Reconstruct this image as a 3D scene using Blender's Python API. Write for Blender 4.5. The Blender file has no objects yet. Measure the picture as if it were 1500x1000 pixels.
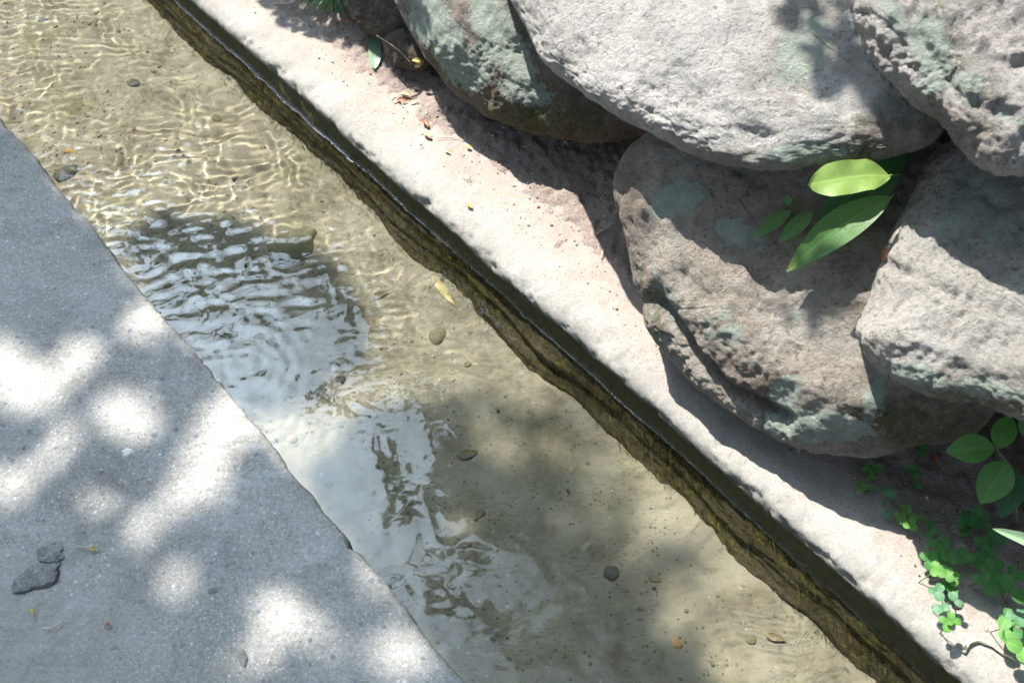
import bpy, bmesh, math, random
import numpy as np
from mathutils import Vector
from mathutils.bvhtree import BVHTree

random.seed(7)
rng = np.random.default_rng(7)
sc = bpy.context.scene
COL = sc.collection

# ------------------------------------------------------------------ camera
FPX = 1458.0                      # focal length in pixels of the 1500 px wide photograph
TILT = math.radians(51.95)        # camera looks this far below the horizon
EYE = 1.5                         # eye height above the paving
cam_d = bpy.data.cameras.new("camera")
cam_d.sensor_width = 36.0
cam_d.lens = 36.0 * FPX / 1500.0
cam_d.clip_start = 0.05
cam_d.clip_end = 2000.0
cam_d.dof.use_dof = True
cam_d.dof.focus_distance = 1.78
cam_d.dof.aperture_fstop = 6.3
cam = bpy.data.objects.new("camera", cam_d)
cam.location = (0, 0, EYE)
cam.rotation_euler = (math.pi / 2 - TILT, 0, 0)
COL.objects.link(cam)
sc.camera = cam

# ------------------------------------------------------------------ sky and sun
SUN_EL = math.radians(55.5)
SUN_AZ = math.radians(39.5)       # to the left of straight ahead
SUN = np.array([-math.sin(SUN_AZ) * math.cos(SUN_EL), math.cos(SUN_AZ) * math.cos(SUN_EL), math.sin(SUN_EL)])
world = bpy.data.worlds.new("World")
sc.world = world
world.use_nodes = True
wn = world.node_tree
wn.nodes.clear()
w_out = wn.nodes.new("ShaderNodeOutputWorld")
w_bg = wn.nodes.new("ShaderNodeBackground")
w_sky = wn.nodes.new("ShaderNodeTexSky")
w_sky.sky_type = 'NISHITA'
w_sky.sun_disc = False
w_sky.sun_elevation = SUN_EL
w_sky.sun_rotation = -SUN_AZ
w_sky.air_density = 1.0
w_sky.dust_density = 1.5
w_sky.ozone_density = 1.0
w_bg.inputs['Strength'].default_value = 0.05
# broken white cloud all over the sky
w_tc = wn.nodes.new("ShaderNodeTexCoord")
w_ns = wn.nodes.new("ShaderNodeTexNoise")
w_ns.inputs['Scale'].default_value = 3.2
w_ns.inputs['Detail'].default_value = 7.0
w_ns.inputs['Roughness'].default_value = 0.6
w_rp = wn.nodes.new("ShaderNodeMapRange")
w_rp.inputs['From Min'].default_value = 0.24
w_rp.inputs['From Max'].default_value = 0.56
w_mx = wn.nodes.new("ShaderNodeMix")
w_mx.data_type = 'RGBA'
w_add = wn.nodes.new("ShaderNodeMix")
w_add.data_type = 'RGBA'
w_add.blend_type = 'ADD'
w_add.inputs[0].default_value = 1.0
w_geo = wn.nodes.new("ShaderNodeVectorMath")          # thin cloud brightens towards the sun behind it
w_geo.operation = 'DOT_PRODUCT'
w_geo.inputs[1].default_value = tuple(SUN)
w_pw = wn.nodes.new("ShaderNodeMath")
w_pw.operation = 'POWER'
w_pw.use_clamp = True
w_pw.inputs[1].default_value = 27.0
w_ml = wn.nodes.new("ShaderNodeMath")
w_ml.operation = 'MULTIPLY_ADD'
w_ml.inputs[1].default_value = 205.0
w_ml.inputs[2].default_value = 3.0
wn.links.new(w_geo.outputs['Value'], w_pw.inputs[0])
wn.links.new(w_pw.outputs[0], w_ml.inputs[0])
w_tint = wn.nodes.new("ShaderNodeMix")
w_tint.data_type = 'RGBA'
w_tint.blend_type = 'MULTIPLY'
w_tint.inputs[0].default_value = 1.0
w_tint.inputs[7].default_value = (0.70, 0.89, 1.10, 1)
wn.links.new(w_ml.outputs[0], w_tint.inputs[6])
wn.links.new(w_tint.outputs[2], w_add.inputs[7])
wn.links.new(w_tc.outputs['Generated'], w_ns.inputs['Vector'])
wn.links.new(w_tc.outputs['Generated'], w_geo.inputs[0])
wn.links.new(w_ns.outputs['Fac'], w_rp.inputs['Value'])
wn.links.new(w_rp.outputs[0], w_mx.inputs[0])
wn.links.new(w_sky.outputs[0], w_mx.inputs[6])
wn.links.new(w_sky.outputs[0], w_add.inputs[6])
wn.links.new(w_add.outputs[2], w_mx.inputs[7])
wn.links.new(w_mx.outputs[2], w_bg.inputs['Color'])
wn.links.new(w_bg.outputs[0], w_out.inputs['Surface'])
sun_d = bpy.data.lights.new("sun", 'SUN')
sun_d.energy = 5.0
sun_d.angle = math.radians(0.53)
sun_d.color = (1.0, 0.965, 0.91)
sun_d.cycles.is_caustics_light = True
sun = bpy.data.objects.new("sun", sun_d)
sun.rotation_euler = Vector(SUN).to_track_quat('Z', 'Y').to_euler()
sun.location = (-3, 4, 12)
COL.objects.link(sun)

sc.view_settings.view_transform = 'Standard'
sc.view_settings.look = 'None'
sc.view_settings.gamma = 1.0
sc.view_settings.exposure = 1.42
sc.view_settings.use_curve_mapping = False
sc.render.engine = 'CYCLES'
sc.cycles.use_denoising = True
sc.cycles.max_bounces = 10
sc.cycles.transparent_max_bounces = 8
sc.cycles.caustics_refractive = True
sc.cycles.caustics_reflective = False
sc.cycles.sample_clamp_indirect = 6.0

# ------------------------------------------------------------------ helpers: geometry of the view
CAM = np.array([0, 0, EYE])
CF = np.array([0, math.cos(TILT), -math.sin(TILT)])
CU = np.array([0, math.sin(TILT), math.cos(TILT)])
CR = np.array([1.0, 0, 0])


def ray(px, py):
    return CF + (px - 750) / FPX * CR - (py - 500) / FPX * CU


def at(px, py, z):
    d = ray(px, py)
    return CAM + d * ((z - EYE) / d[2])


def on_plane(px, py, p, n):
    d = ray(px, py)
    return CAM + d * (np.dot(p - CAM, n) / np.dot(d, n))


def to_px(P):
    v = np.asarray(P) - CAM
    k = v @ CF
    return np.stack([750 + FPX * (v @ CR) / k, 500 - FPX * (v @ CU) / k], -1)


def unit(v):
    v = np.asarray(v, float)
    return v / np.linalg.norm(v)


# the channel runs along CD; CN points across it, from the paving to the stone wall
CD = unit([-2012, 2366, 0])
CN = np.array([CD[1], -CD[0], 0])
N_NEAR, N_LIP = 0.286, 0.866
Z_WATER, Z_BED = -0.088, -0.208


def ch(s, n, z):
    return np.stack(np.broadcast_arrays(s * CD[0] + n * CN[0], s * CD[1] + n * CN[1], z), -1)


# ------------------------------------------------------------------ helpers: noise
_perm = np.random.default_rng(3).permutation(256)
_perm = np.concatenate([_perm, _perm, _perm])
_grad = np.random.default_rng(4).normal(size=(256, 3))
_grad /= np.linalg.norm(_grad, axis=1, keepdims=True)


def perlin(P):
    P = np.asarray(P, float)
    i = np.floor(P).astype(int)
    f = P - i
    u = f * f * f * (f * (f * 6 - 15) + 10)
    i &= 255
    r = 0
    for dx in (0, 1):
        wx = u[..., 0] if dx else 1 - u[..., 0]
        a = _perm[i[..., 0] + dx]
        for dy in (0, 1):
            wy = u[..., 1] if dy else 1 - u[..., 1]
            b = _perm[a + i[..., 1] + dy]
            for dz in (0, 1):
                wz = u[..., 2] if dz else 1 - u[..., 2]
                g = _grad[_perm[b + i[..., 2] + dz]]
                d = g[..., 0] * (f[..., 0] - dx) + g[..., 1] * (f[..., 1] - dy) + g[..., 2] * (f[..., 2] - dz)
                r = r + wx * wy * wz * d
    return r * 1.6


def fbm(P, scale, octaves=4, gain=0.5, seed=0.0, ridged=False):
    P = np.asarray(P, float) / scale + seed * 17.31
    a, r = 1.0, 0
    for _ in range(octaves):
        n = perlin(P)
        r = r + a * ((1 - 2 * np.abs(n)) if ridged else n)
        P = P * 2.03 + 5.7
        a *= gain
    return r


def seg_dist(Q, poly):
    """distance in pixels from the points Q to an open polyline"""
    best = np.full(len(Q), 1e9)
    for a, b in zip(poly[:-1], poly[1:]):
        a, b = np.array(a, float), np.array(b, float)
        ab = b - a
        t = np.clip(((Q - a) @ ab) / (ab @ ab), 0, 1)
        best = np.minimum(best, np.hypot(*(Q - (a + t[:, None] * ab)).T))
    return best


def in_poly(Q, poly):
    x, y = Q[..., 0], Q[..., 1]
    r = np.zeros(x.shape, bool)
    n = len(poly)
    for k in range(n):
        x0, y0 = poly[k]
        x1, y1 = poly[(k + 1) % n]
        if y0 == y1:
            continue
        c = ((y0 > y) != (y1 > y)) & (x < (x1 - x0) * (y - y0) / (y1 - y0) + x0)
        r ^= c
    return r


# ------------------------------------------------------------------ helpers: objects
def mesh_obj(name, V, F, mat=None, parent=None, smooth=True, loc=None):
    """V in world coordinates; with loc the origin is put there"""
    V = np.asarray(V, float)
    if loc is not None:
        V = V - np.asarray(loc)
    me = bpy.data.meshes.new(name)
    if isinstance(F, np.ndarray):
        k = F.shape[1]
        me.vertices.add(len(V))
        me.vertices.foreach_set("co", V.astype(np.float32).ravel())
        me.loops.add(F.size)
        me.loops.foreach_set("vertex_index", F.astype(np.int32).ravel())
        me.polygons.add(len(F))
        me.polygons.foreach_set("loop_start", np.arange(0, F.size, k, dtype=np.int32))
        me.polygons.foreach_set("loop_total", np.full(len(F), k, dtype=np.int32))
        me.update(calc_edges=True)
        me.validate()
    else:
        me.from_pydata([tuple(v) for v in V], [], F)
    if smooth:
        me.polygons.foreach_set("use_smooth", np.ones(len(me.polygons), bool))
    if mat:
        me.materials.append(mat)
    o = bpy.data.objects.new(name, me)
    COL.objects.link(o)
    if loc is not None:
        o.location = tuple(loc)
    if parent is not None:
        o.parent = parent
        o.matrix_parent_inverse.identity()
        if loc is None:
            # vertices are in world coordinates: shift them into the parent's space
            off = np.array(parent_loc(parent))
            V2 = V - off
            me.vertices.foreach_set("co", V2.astype(np.float32).ravel())
    return o


def parent_loc(o):
    p = np.zeros(3)
    while o is not None:
        p += np.array(o.location)
        o = o.parent
    return p


def grid_faces(nu, nv):
    i = np.arange(nu - 1)[:, None] * nv + np.arange(nv - 1)[None, :]
    return np.stack([i, i + 1, i + nv + 1, i + nv], -1).reshape(-1, 4)


def tag(o, label=None, cat=None, group=None, kind=None):
    if label:
        o["label"] = label
    if cat:
        o["category"] = cat
    if group:
        o["group"] = group
    if kind:
        o["kind"] = kind
    return o


def empty(name, loc):
    o = bpy.data.objects.new(name, None)
    o.empty_display_size = 0.05
    o.location = tuple(loc)
    COL.objects.link(o)
    return o


def attr(o, name, vals):
    a = o.data.attributes.new(name, 'FLOAT', 'POINT')
    a.data.foreach_set("value", np.asarray(vals, np.float32))


def receiver(o):
    o.cycles.is_caustics_receiver = True
    return o


# ------------------------------------------------------------------ helpers: materials
class NT:
    def __init__(self, name):
        self.m = bpy.data.materials.new(name)
        self.m.use_nodes = True
        self.t = self.m.node_tree
        self.t.nodes.clear()
        self.out = self.t.nodes.new("ShaderNodeOutputMaterial")

    def n(self, typ, **kw):
        nd = self.t.nodes.new(typ)
        for k, v in kw.items():
            setattr(nd, k, v)
        return nd

    def put(self, nd, **kw):
        for k, v in kw.items():
            k = k.replace('_', ' ')
            if isinstance(v, bpy.types.NodeSocket):
                self.t.links.new(v, nd.inputs[k])
            else:
                nd.inputs[k].default_value = v
        return nd

    def link(self, a, b):
        self.t.links.new(a, b)

    def pos(self):
        g = self.n("ShaderNodeNewGeometry")
        return g.outputs['Position']

    def mapped(self, vec, scale=(1, 1, 1), rot=(0, 0, 0), loc=(0, 0, 0)):
        m = self.n("ShaderNodeMapping")
        m.inputs['Scale'].default_value = scale
        m.inputs['Rotation'].default_value = rot
        m.inputs['Location'].default_value = loc
        self.link(vec, m.inputs['Vector'])
        return m.outputs[0]

    def noise(self, vec, scale, detail=5, rough=0.6, dist=0.0):
        nd = self.n("ShaderNodeTexNoise")
        self.put(nd, Vector=vec, Scale=scale, Detail=detail, Roughness=rough, Distortion=dist)
        return nd.outputs['Fac']

    def voro(self, vec, scale, feature='F1', rnd=1.0):
        nd = self.n("ShaderNodeTexVoronoi", feature=feature)
        self.put(nd, Vector=vec, Scale=scale, Randomness=rnd)
        return nd

    def ramp(self, fac, stops, interp='LINEAR'):
        nd = self.n("ShaderNodeValToRGB")
        cr = nd.color_ramp
        cr.interpolation = interp
        while len(cr.elements) > 1:
            cr.elements.remove(cr.elements[-1])
        for k, (p, c) in enumerate(stops):
            e = cr.elements[0] if k == 0 else cr.elements.new(p)
            e.position = p
            e.color = (c, c, c, 1) if isinstance(c, (int, float)) else (*c, 1)
        self.link(fac, nd.inputs[0])
        return nd.outputs[0]

    def mix(self, fac, a, b, mode='MIX'):
        nd = self.n("ShaderNodeMix", data_type='RGBA', blend_type=mode)
        for idx, v in ((0, fac), (6, a), (7, b)):
            s = nd.inputs[idx]
            if isinstance(v, bpy.types.NodeSocket):
                self.link(v, s)
            elif idx == 0:
                s.default_value = v
            else:
                s.default_value = (*v, 1) if len(v) == 3 else v
        return nd.outputs[2]

    def math(self, op, a, b=0.0, c=0.0, clamp=False):
        nd = self.n("ShaderNodeMath", operation=op, use_clamp=clamp)
        for k, v in enumerate((a, b, c)):
            if isinstance(v, bpy.types.NodeSocket):
                self.link(v, nd.inputs[k])
            else:
                nd.inputs[k].default_value = v
        return nd.outputs[0]

    def attr(self, name):
        return self.n("ShaderNodeAttribute", attribute_name=name).outputs['Fac']

    def bump(self, h, strength=0.5, dist=0.005, normal=None):
        nd = self.n("ShaderNodeBump")
        self.put(nd, Height=h, Strength=strength, Distance=dist)
        if normal is not None:
            self.link(normal, nd.inputs['Normal'])
        return nd.outputs[0]

    def principled(self, color, rough=0.9, normal=None, spec=0.3, **kw):
        p = self.n("ShaderNodeBsdfPrincipled")
        for k, v in (('Base Color', color), ('Roughness', rough), ('Specular IOR Level', spec)):
            if isinstance(v, bpy.types.NodeSocket):
                self.link(v, p.inputs[k])
            else:
                p.inputs[k].default_value = (*v, 1) if isinstance(v, tuple) and len(v) == 3 else v
        for k, v in kw.items():
            p.inputs[k.replace('_', ' ')].default_value = v
        if normal is not None:
            self.link(normal, p.inputs['Normal'])
        self.link(p.outputs[0], self.out.inputs[0])
        return p


def mat_slab():
    m = NT("weathered_concrete_paving")
    p = m.pos()
    big = m.noise(p, 5.0, 5, 0.62)
    base = m.ramp(big, [(0.32, (0.20, 0.19, 0.172)), (0.5, (0.30, 0.287, 0.263)), (0.68, (0.40, 0.383, 0.352))])
    fine = m.noise(p, 160.0, 4, 0.7)
    base = m.mix(0.55, base, m.ramp(fine, [(0.25, (0.09, 0.085, 0.075)), (0.5, (0.31, 0.296, 0.27)), (0.8, (0.52, 0.50, 0.465))]))
    # pale chips of aggregate in two sizes
    for sc_, thr, rad, col in ((420.0, 0.72, 0.36, (0.55, 0.55, 0.54)), (230.0, 0.84, 0.30, (0.58, 0.58, 0.57)), (105.0, 0.93, 0.26, (0.56, 0.56, 0.56)), (80.0, 0.93, 0.30, (0.15, 0.165, 0.19))):
        v = m.voro(p, sc_)
        pick = m.n("ShaderNodeSeparateColor")
        m.link(v.outputs['Color'], pick.inputs[0])
        on = m.math('GREATER_THAN', pick.outputs[0], thr)
        near = m.math('LESS_THAN', v.outputs['Distance'], m.math('MULTIPLY', pick.outputs[1], rad * 1.4))
        base = m.mix(m.math('MULTIPLY', m.math('MULTIPLY', on, near), 0.8), base, col)
    # dark pinholes and worn hollows
    pin = m.ramp(m.noise(p, 85, 5, 0.72), [(0.30, 1.0), (0.40, 0.0)])
    base = m.mix(m.math('MULTIPLY', pin, 0.6), base, (0.075, 0.075, 0.075))
    stain = m.ramp(m.noise(p, 9, 6, 0.7, 0.6), [(0.50, 0.0), (0.64, 1.0)])
    base = m.mix(m.math('MULTIPLY', stain, 0.4), base, (0.125, 0.125, 0.12))
    # pale scraped bloom, streaked along one direction
    st = m.noise(m.mapped(p, (6, 24, 6), (0, 0, math.radians(-62))), 1.6, 6, 0.7, 0.4)
    wide = m.noise(p, 2.6, 3, 0.5)
    bloom = m.math('MULTIPLY', m.ramp(st, [(0.50, 0.0), (0.66, 1.0)]), m.ramp(wide, [(0.42, 0.0), (0.6, 1.0)]))
    base = m.mix(m.math('MULTIPLY', bloom, 0.65), base, (0.42, 0.42, 0.425))
    # sandy crust, painted per vertex with a shape of its own
    sand = m.math('MULTIPLY', m.attr("sand"), m.ramp(m.noise(p, 22, 5, 0.65), [(0.35, 0.35), (0.6, 1.0)]))
    base = m.mix(m.math('MULTIPLY', sand, 0.75), base, m.mix(fine, (0.20, 0.19, 0.17), (0.40, 0.375, 0.335)))
    damp = m.math('MULTIPLY', m.attr("edge"), m.ramp(m.noise(p, 24, 6, 0.72), [(0.38, 0.1), (0.60, 1.0)]))
    base = m.mix(m.math('MULTIPLY', damp, 0.8), base, m.mix(fine, (0.045, 0.045, 0.032), (0.13, 0.13, 0.10)))
    h = m.math('ADD', m.math('MULTIPLY', fine, 0.6), m.math('MULTIPLY', m.noise(p, 60, 5, 0.7), 0.8))
    h = m.math('SUBTRACT', h, m.math('MULTIPLY', pin, 0.4))
    nb = m.bump(h, 0.6, 0.004)
    m.principled(base, 0.92, nb, 0.25)
    return m.m


def mat_ledge():
    m = NT("weathered_concrete_ledge")
    p = m.pos()
    base = m.ramp(m.noise(p, 7.0, 6, 0.65), [(0.30, (0.135, 0.12, 0.103)), (0.5, (0.215, 0.194, 0.17)), (0.7, (0.29, 0.265, 0.236))])
    fine = m.noise(p, 190.0, 4, 0.7)
    base = m.mix(0.35, base, m.ramp(fine, [(0.25, (0.12, 0.11, 0.10)), (0.5, (0.36, 0.34, 0.31)), (0.8, (0.55, 0.53, 0.49))]))
    blot = m.ramp(m.noise(p, 16, 5, 0.7), [(0.56, 0.0), (0.68, 1.0)])
    base = m.mix(m.math('MULTIPLY', blot, 0.55), base, (0.17, 0.152, 0.138))
    # grey wear and dark green growth towards the lip
    lip = m.attr("lip")
    grow = m.math('MULTIPLY', lip, m.ramp(m.noise(p, 26, 6, 0.75), [(0.35, 0.15), (0.62, 1.0)]))
    base = m.mix(m.math('MULTIPLY', grow, 0.75), base, m.mix(m.noise(p, 60, 3, 0.6), (0.09, 0.09, 0.075), (0.20, 0.20, 0.18)))
    lip_shade = m.attr("lip_shade")
    base = m.mix(lip_shade, base, m.mix(m.noise(p, 40, 4, 0.6), (0.03, 0.03, 0.016), (0.105, 0.10, 0.045)))  # dark olive strip under the lip paints in the ledge's shade
    # soil washed over the concrete
    dirt = m.math('MULTIPLY', m.attr("dirt"), m.ramp(m.noise(p, 18, 7, 0.75), [(0.36, 0.0), (0.54, 1.0)]))
    base = m.mix(m.math('MULTIPLY', dirt, 0.85), base, m.mix(fine, (0.15, 0.115, 0.09), (0.38, 0.31, 0.265)))
    h = m.math('ADD', m.math('MULTIPLY', fine, 0.5), m.noise(p, 50, 5, 0.65))
    m.principled(base, 0.93, m.bump(h, 0.6, 0.004), 0.2)
    return m.m


def mat_soil():
    m = NT("dry_garden_soil")
    p = m.pos()
    base = m.ramp(m.noise(p, 12, 6, 0.68), [(0.30, (0.15, 0.115, 0.095)), (0.5, (0.25, 0.20, 0.17)), (0.7, (0.36, 0.30, 0.265))])
    fine = m.noise(p, 220, 4, 0.75)
    base = m.mix(0.5, base, m.ramp(fine, [(0.3, (0.07, 0.05, 0.04)), (0.52, (0.25, 0.20, 0.17)), (0.75, (0.46, 0.40, 0.35))]))
    h = m.math('ADD', m.math('MULTIPLY', fine, 0.7), m.noise(p, 70, 5, 0.7))
    m.principled(base, 0.95, m.bump(h, 0.9, 0.006), 0.15)
    return m.m


def mat_bed():
    m = NT("sandy_channel_bed")
    p = m.pos()
    base = m.ramp(m.noise(p, 9, 6, 0.65), [(0.30, (0.165, 0.143, 0.092)), (0.5, (0.275, 0.242, 0.168)), (0.7, (0.345, 0.31, 0.223))])
    v = m.voro(p, 120)
    pick = m.n("ShaderNodeSeparateColor")
    m.link(v.outputs['Color'], pick.inputs[0])
    on = m.math('MULTIPLY', m.math('GREATER_THAN', pick.outputs[0], 0.88), m.math('LESS_THAN', v.outputs['Distance'], 0.34))
    base = m.mix(m.math('MULTIPLY', on, 0.7), base, m.ramp(pick.outputs[1], [(0.0, (0.08, 0.07, 0.035)), (0.55, (0.16, 0.13, 0.06)), (1.0, (0.46, 0.42, 0.34))]))
    # fine dark silt flecks, drawn out along the flow
    fl = m.noise(m.mapped(p, (1, 3, 1), (0, 0, -math.radians(40.4))), 75, 5, 0.75, 0.6)
    pat = m.ramp(m.noise(p, 5.5, 4, 0.65), [(0.40, 0.1), (0.58, 1.0)])
    base = m.mix(m.math('MULTIPLY', m.math('MULTIPLY', m.ramp(fl, [(0.55, 0.0), (0.64, 1.0)]), pat), 0.8), base, (0.07, 0.066, 0.04))
    green = m.ramp(m.noise(p, 6.5, 4, 0.6), [(0.55, 0.0), (0.7, 1.0)])
    base = m.mix(m.math('MULTIPLY', green, 0.35), base, (0.22, 0.23, 0.11))
    h = m.noise(p, 90, 5, 0.7)
    m.principled(base, 0.9, m.bump(h, 0.4, 0.004), 0.2)
    return m.m


def mat_wall():
    m = NT("algae_covered_wall")
    p = m.pos()
    along = m.mapped(p, (0.25, 1, 1), (0, 0, -math.radians(130.4)))
    # stretched along the channel
    st = m.noise(m.mapped(p, (9, 3, 9), (0, 0, math.radians(-40.4))), 9, 7, 0.72, 0.5)
    base = m.ramp(st, [(0.28, (0.014, 0.013, 0.006)), (0.43, (0.048, 0.039, 0.017)), (0.55, (0.095, 0.082, 0.024)), (0.65, (0.20, 0.175, 0.034)), (0.8, (0.22, 0.19, 0.095))])
    patch = m.ramp(m.noise(p, 7, 6, 0.72), [(0.44, 0.0), (0.56, 1.0)])
    base = m.mix(m.math('MULTIPLY', patch, 0.75), base, m.mix(m.noise(p, 85, 4, 0.7), (0.03, 0.026, 0.014), (0.17, 0.14, 0.085)))
    above = m.attr("above")
    base = m.mix(above, base, m.mix(m.noise(p, 50, 4, 0.7), (0.026, 0.026, 0.012), (0.10, 0.095, 0.03)))  # above the water: olive growth, with the ledge's shade painted into it
    h = m.math('ADD', st, m.noise(p, 130, 4, 0.7))
    m.principled(base, 0.8, m.bump(h, 0.9, 0.006), 0.3)
    return m.m


def mat_water():
    m = NT("clear_running_water")
    g = m.n("ShaderNodeBsdfGlass")
    g.inputs['Color'].default_value = (0.985, 0.995, 0.985, 1)
    g.inputs['Roughness'].default_value = 0.0
    g.inputs['IOR'].default_value = 1.333
    m.link(g.outputs[0], m.out.inputs[0])
    return m.m


def mat_rock(name, tint, dark, seed, brown=(0.17, 0.125, 0.085), pale=0.5):
    m = NT(name)
    p = m.mapped(m.pos(), loc=(seed * 3.1, seed * 1.7, seed * 0.9))
    big = m.noise(p, 6.0, 6, 0.65, 0.3)
    base = m.ramp(big, [(0.28, dark), (0.47, tint), (0.66, tuple(min(1, c * 1.3) for c in tint))])
    grain = m.noise(p, 170, 5, 0.8)
    base = m.mix(0.55, base, m.ramp(grain, [(0.30, tuple(c * 0.3 for c in dark)), (0.46, tuple(c * 0.85 for c in tint)), (0.58, tint), (0.75, tuple(min(0.62, c * 1.7) for c in tint))]))
    # pits
    pits = m.noise(p, 95, 6, 0.8)
    base = m.mix(m.math('MULTIPLY', m.ramp(pits, [(0.36, 1.0), (0.45, 0.0)]), 0.8), base, tuple(c * 0.35 for c in dark))
    # sparse hairline cracks and darker mineral clouds
    ve = m.voro(m.mapped(p, (1, 1, 1)), 7.0, 'DISTANCE_TO_EDGE')
    crack = m.math('MULTIPLY', m.ramp(ve.outputs['Distance'], [(0.006, 1.0), (0.022, 0.0)]), m.ramp(m.noise(p, 9, 4, 0.6), [(0.56, 0.0), (0.64, 1.0)]))
    base = m.mix(m.math('MULTIPLY', crack, 0.35), base, tuple(c * 0.3 for c in dark))
    cloud = m.ramp(m.noise(p, 19, 6, 0.75), [(0.40, 1.0), (0.52, 0.0)])
    base = m.mix(m.math('MULTIPLY', cloud, 0.45), base, tuple(c * 0.75 for c in dark))
    # grey film of dust and crustose growth
    film = m.ramp(m.noise(p, 13, 6, 0.7, 0.5), [(0.50, 0.0), (0.62, 1.0)])
    base = m.mix(m.math('MULTIPLY', film, pale), base, m.mix(grain, (0.30, 0.29, 0.27), (0.50, 0.49, 0.46)))
    bn = m.attr("brown")
    bmask = m.math('MULTIPLY', bn, m.ramp(m.noise(p, 20, 6, 0.72), [(0.32, 0.25), (0.58, 1.0)]))
    base = m.mix(bmask, base, m.mix(grain, tuple(c * 0.35 for c in brown), tuple(c * 1.35 for c in brown)))
    ms = m.attr("moss")
    mmask = m.math('MULTIPLY', ms, m.ramp(m.noise(p, 55, 6, 0.75), [(0.42, 0.0), (0.55, 1.0)]))
    base = m.mix(mmask, base, m.mix(grain, (0.022, 0.03, 0.008), (0.12, 0.14, 0.03)))
    # blue-green crusts: broken-edged patches
    li = m.math('MULTIPLY', m.attr("lichen"), 1.18)
    edge = m.math('ADD', li, m.math('MULTIPLY', m.math('SUBTRACT', m.noise(p, 60, 7, 0.82), 0.5), 2.2))
    edge = m.math('ADD', edge, m.math('MULTIPLY', m.math('SUBTRACT', m.noise(p, 11, 3, 0.6), 0.5), 1.0))
    lmask = m.ramp(edge, [(0.50, 0.0), (0.56, 1.0)])
    lcol = m.mix(m.noise(p, 75, 5, 0.7), (0.17, 0.215, 0.18), (0.50, 0.54, 0.46))
    base = m.mix(m.math('MULTIPLY', lmask, 0.85), base, lcol)
    h = m.math('ADD', m.math('MULTIPLY', grain, 0.7), m.math('MULTIPLY', pits, 2.0))
    h = m.math('ADD', h, m.math('MULTIPLY', lmask, 0.2))
    h = m.math('SUBTRACT', h, m.math('MULTIPLY', crack, 0.4))
    m.principled(base, 0.93, m.bump(h, 1.0, 0.008), 0.2)
    return m.m


def mat_leaf(name, col, tip=None, trans=0.35, rough=0.45, vein=True):
    m = NT(name)
    tc = m.n("ShaderNodeTexCoord")
    p = m.pos()
    n1 = m.noise(p, 60, 4, 0.6)
    c = m.mix(n1, tuple(x * 0.7 for x in col), tuple(min(1, x * 1.25) for x in col))
    if vein:
        along = m.attr("along")
        side = m.attr("side")
        rib = m.ramp(side, [(0.0, 1.0), (0.10, 0.0)])
        wv = m.n("ShaderNodeTexWave")
        comb = m.n("ShaderNodeCombineXYZ")
        m.link(m.math('SUBTRACT', along, m.math('MULTIPLY', side, 0.25)), comb.inputs[0])
        m.put(wv, Vector=comb.outputs[0], Scale=4.5, Distortion=0.3)
        vn = m.ramp(wv.outputs['Fac'], [(0.86, 0.0), (0.98, 0.5)])
        c = m.mix(m.math('MAXIMUM', m.math('MULTIPLY', rib, 0.5), m.math('MULTIPLY', vn, 0.35)), c, tuple(min(1, x * 1.7 + 0.02) for x in col))
        if tip:
            c = m.mix(m.ramp(along, [(0.86, 0.0), (1.0, 0.7)]), c, tip)
    spot = m.ramp(m.noise(p, 95, 4, 0.65), [(0.66, 0.0), (0.72, 0.8)])
    c = m.mix(spot, c, (0.16, 0.12, 0.05))
    nb = m.bump(m.noise(p, 140, 3, 0.6), 0.25, 0.002)
    b = m.n("ShaderNodeBsdfPrincipled")
    m.link(c, b.inputs['Base Color'])
    b.inputs['Roughness'].default_value = rough
    b.inputs['Specular IOR Level'].default_value = 0.45
    m.link(nb, b.inputs['Normal'])
    t = m.n("ShaderNodeBsdfTranslucent")
    m.link(m.mix(1.0, c, (1.25, 1.25, 0.45), 'MULTIPLY'), t.inputs[0])
    mx = m.n("ShaderNodeMixShader")
    mx.inputs[0].default_value = trans
    m.link(b.outputs[0], mx.inputs[1])
    m.link(t.outputs[0], mx.inputs[2])
    m.link(mx.outputs[0], m.out.inputs[0])
    return m.m


def mat_plain(name, c0, c1, scale=60, rough=0.85, bump=0.5):
    m = NT(name)
    p = m.pos()
    n1 = m.noise(p, scale, 5, 0.7)
    m.principled(m.mix(n1, c0, c1), rough, m.bump(n1, bump, 0.003), 0.3)
    return m.m


M = {
    'slab': mat_slab(), 'ledge': mat_ledge(), 'soil': mat_soil(), 'bed': mat_bed(), 'wall': mat_wall(), 'water': mat_water(),
    'bark': mat_plain("tree_bark", (0.06, 0.045, 0.035), (0.20, 0.16, 0.13), 30),
    'garden': mat_plain("garden_earth", (0.05, 0.05, 0.025), (0.14, 0.12, 0.07), 8),
}
# ================================================================== THE SETTING
# nonuniform spacing along the channel: fine where it is seen, coarse beyond
def s_rows(step, s0=-0.75, s1=3.5, far=9.0):
    mid = np.arange(s0, s1 + step / 2, step)
    a = s0 - np.geomspace(step * 2, far, 14)[::-1]
    b = s1 + np.geomspace(step * 2, far, 14)
    return np.concatenate([a, mid, b])


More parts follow.
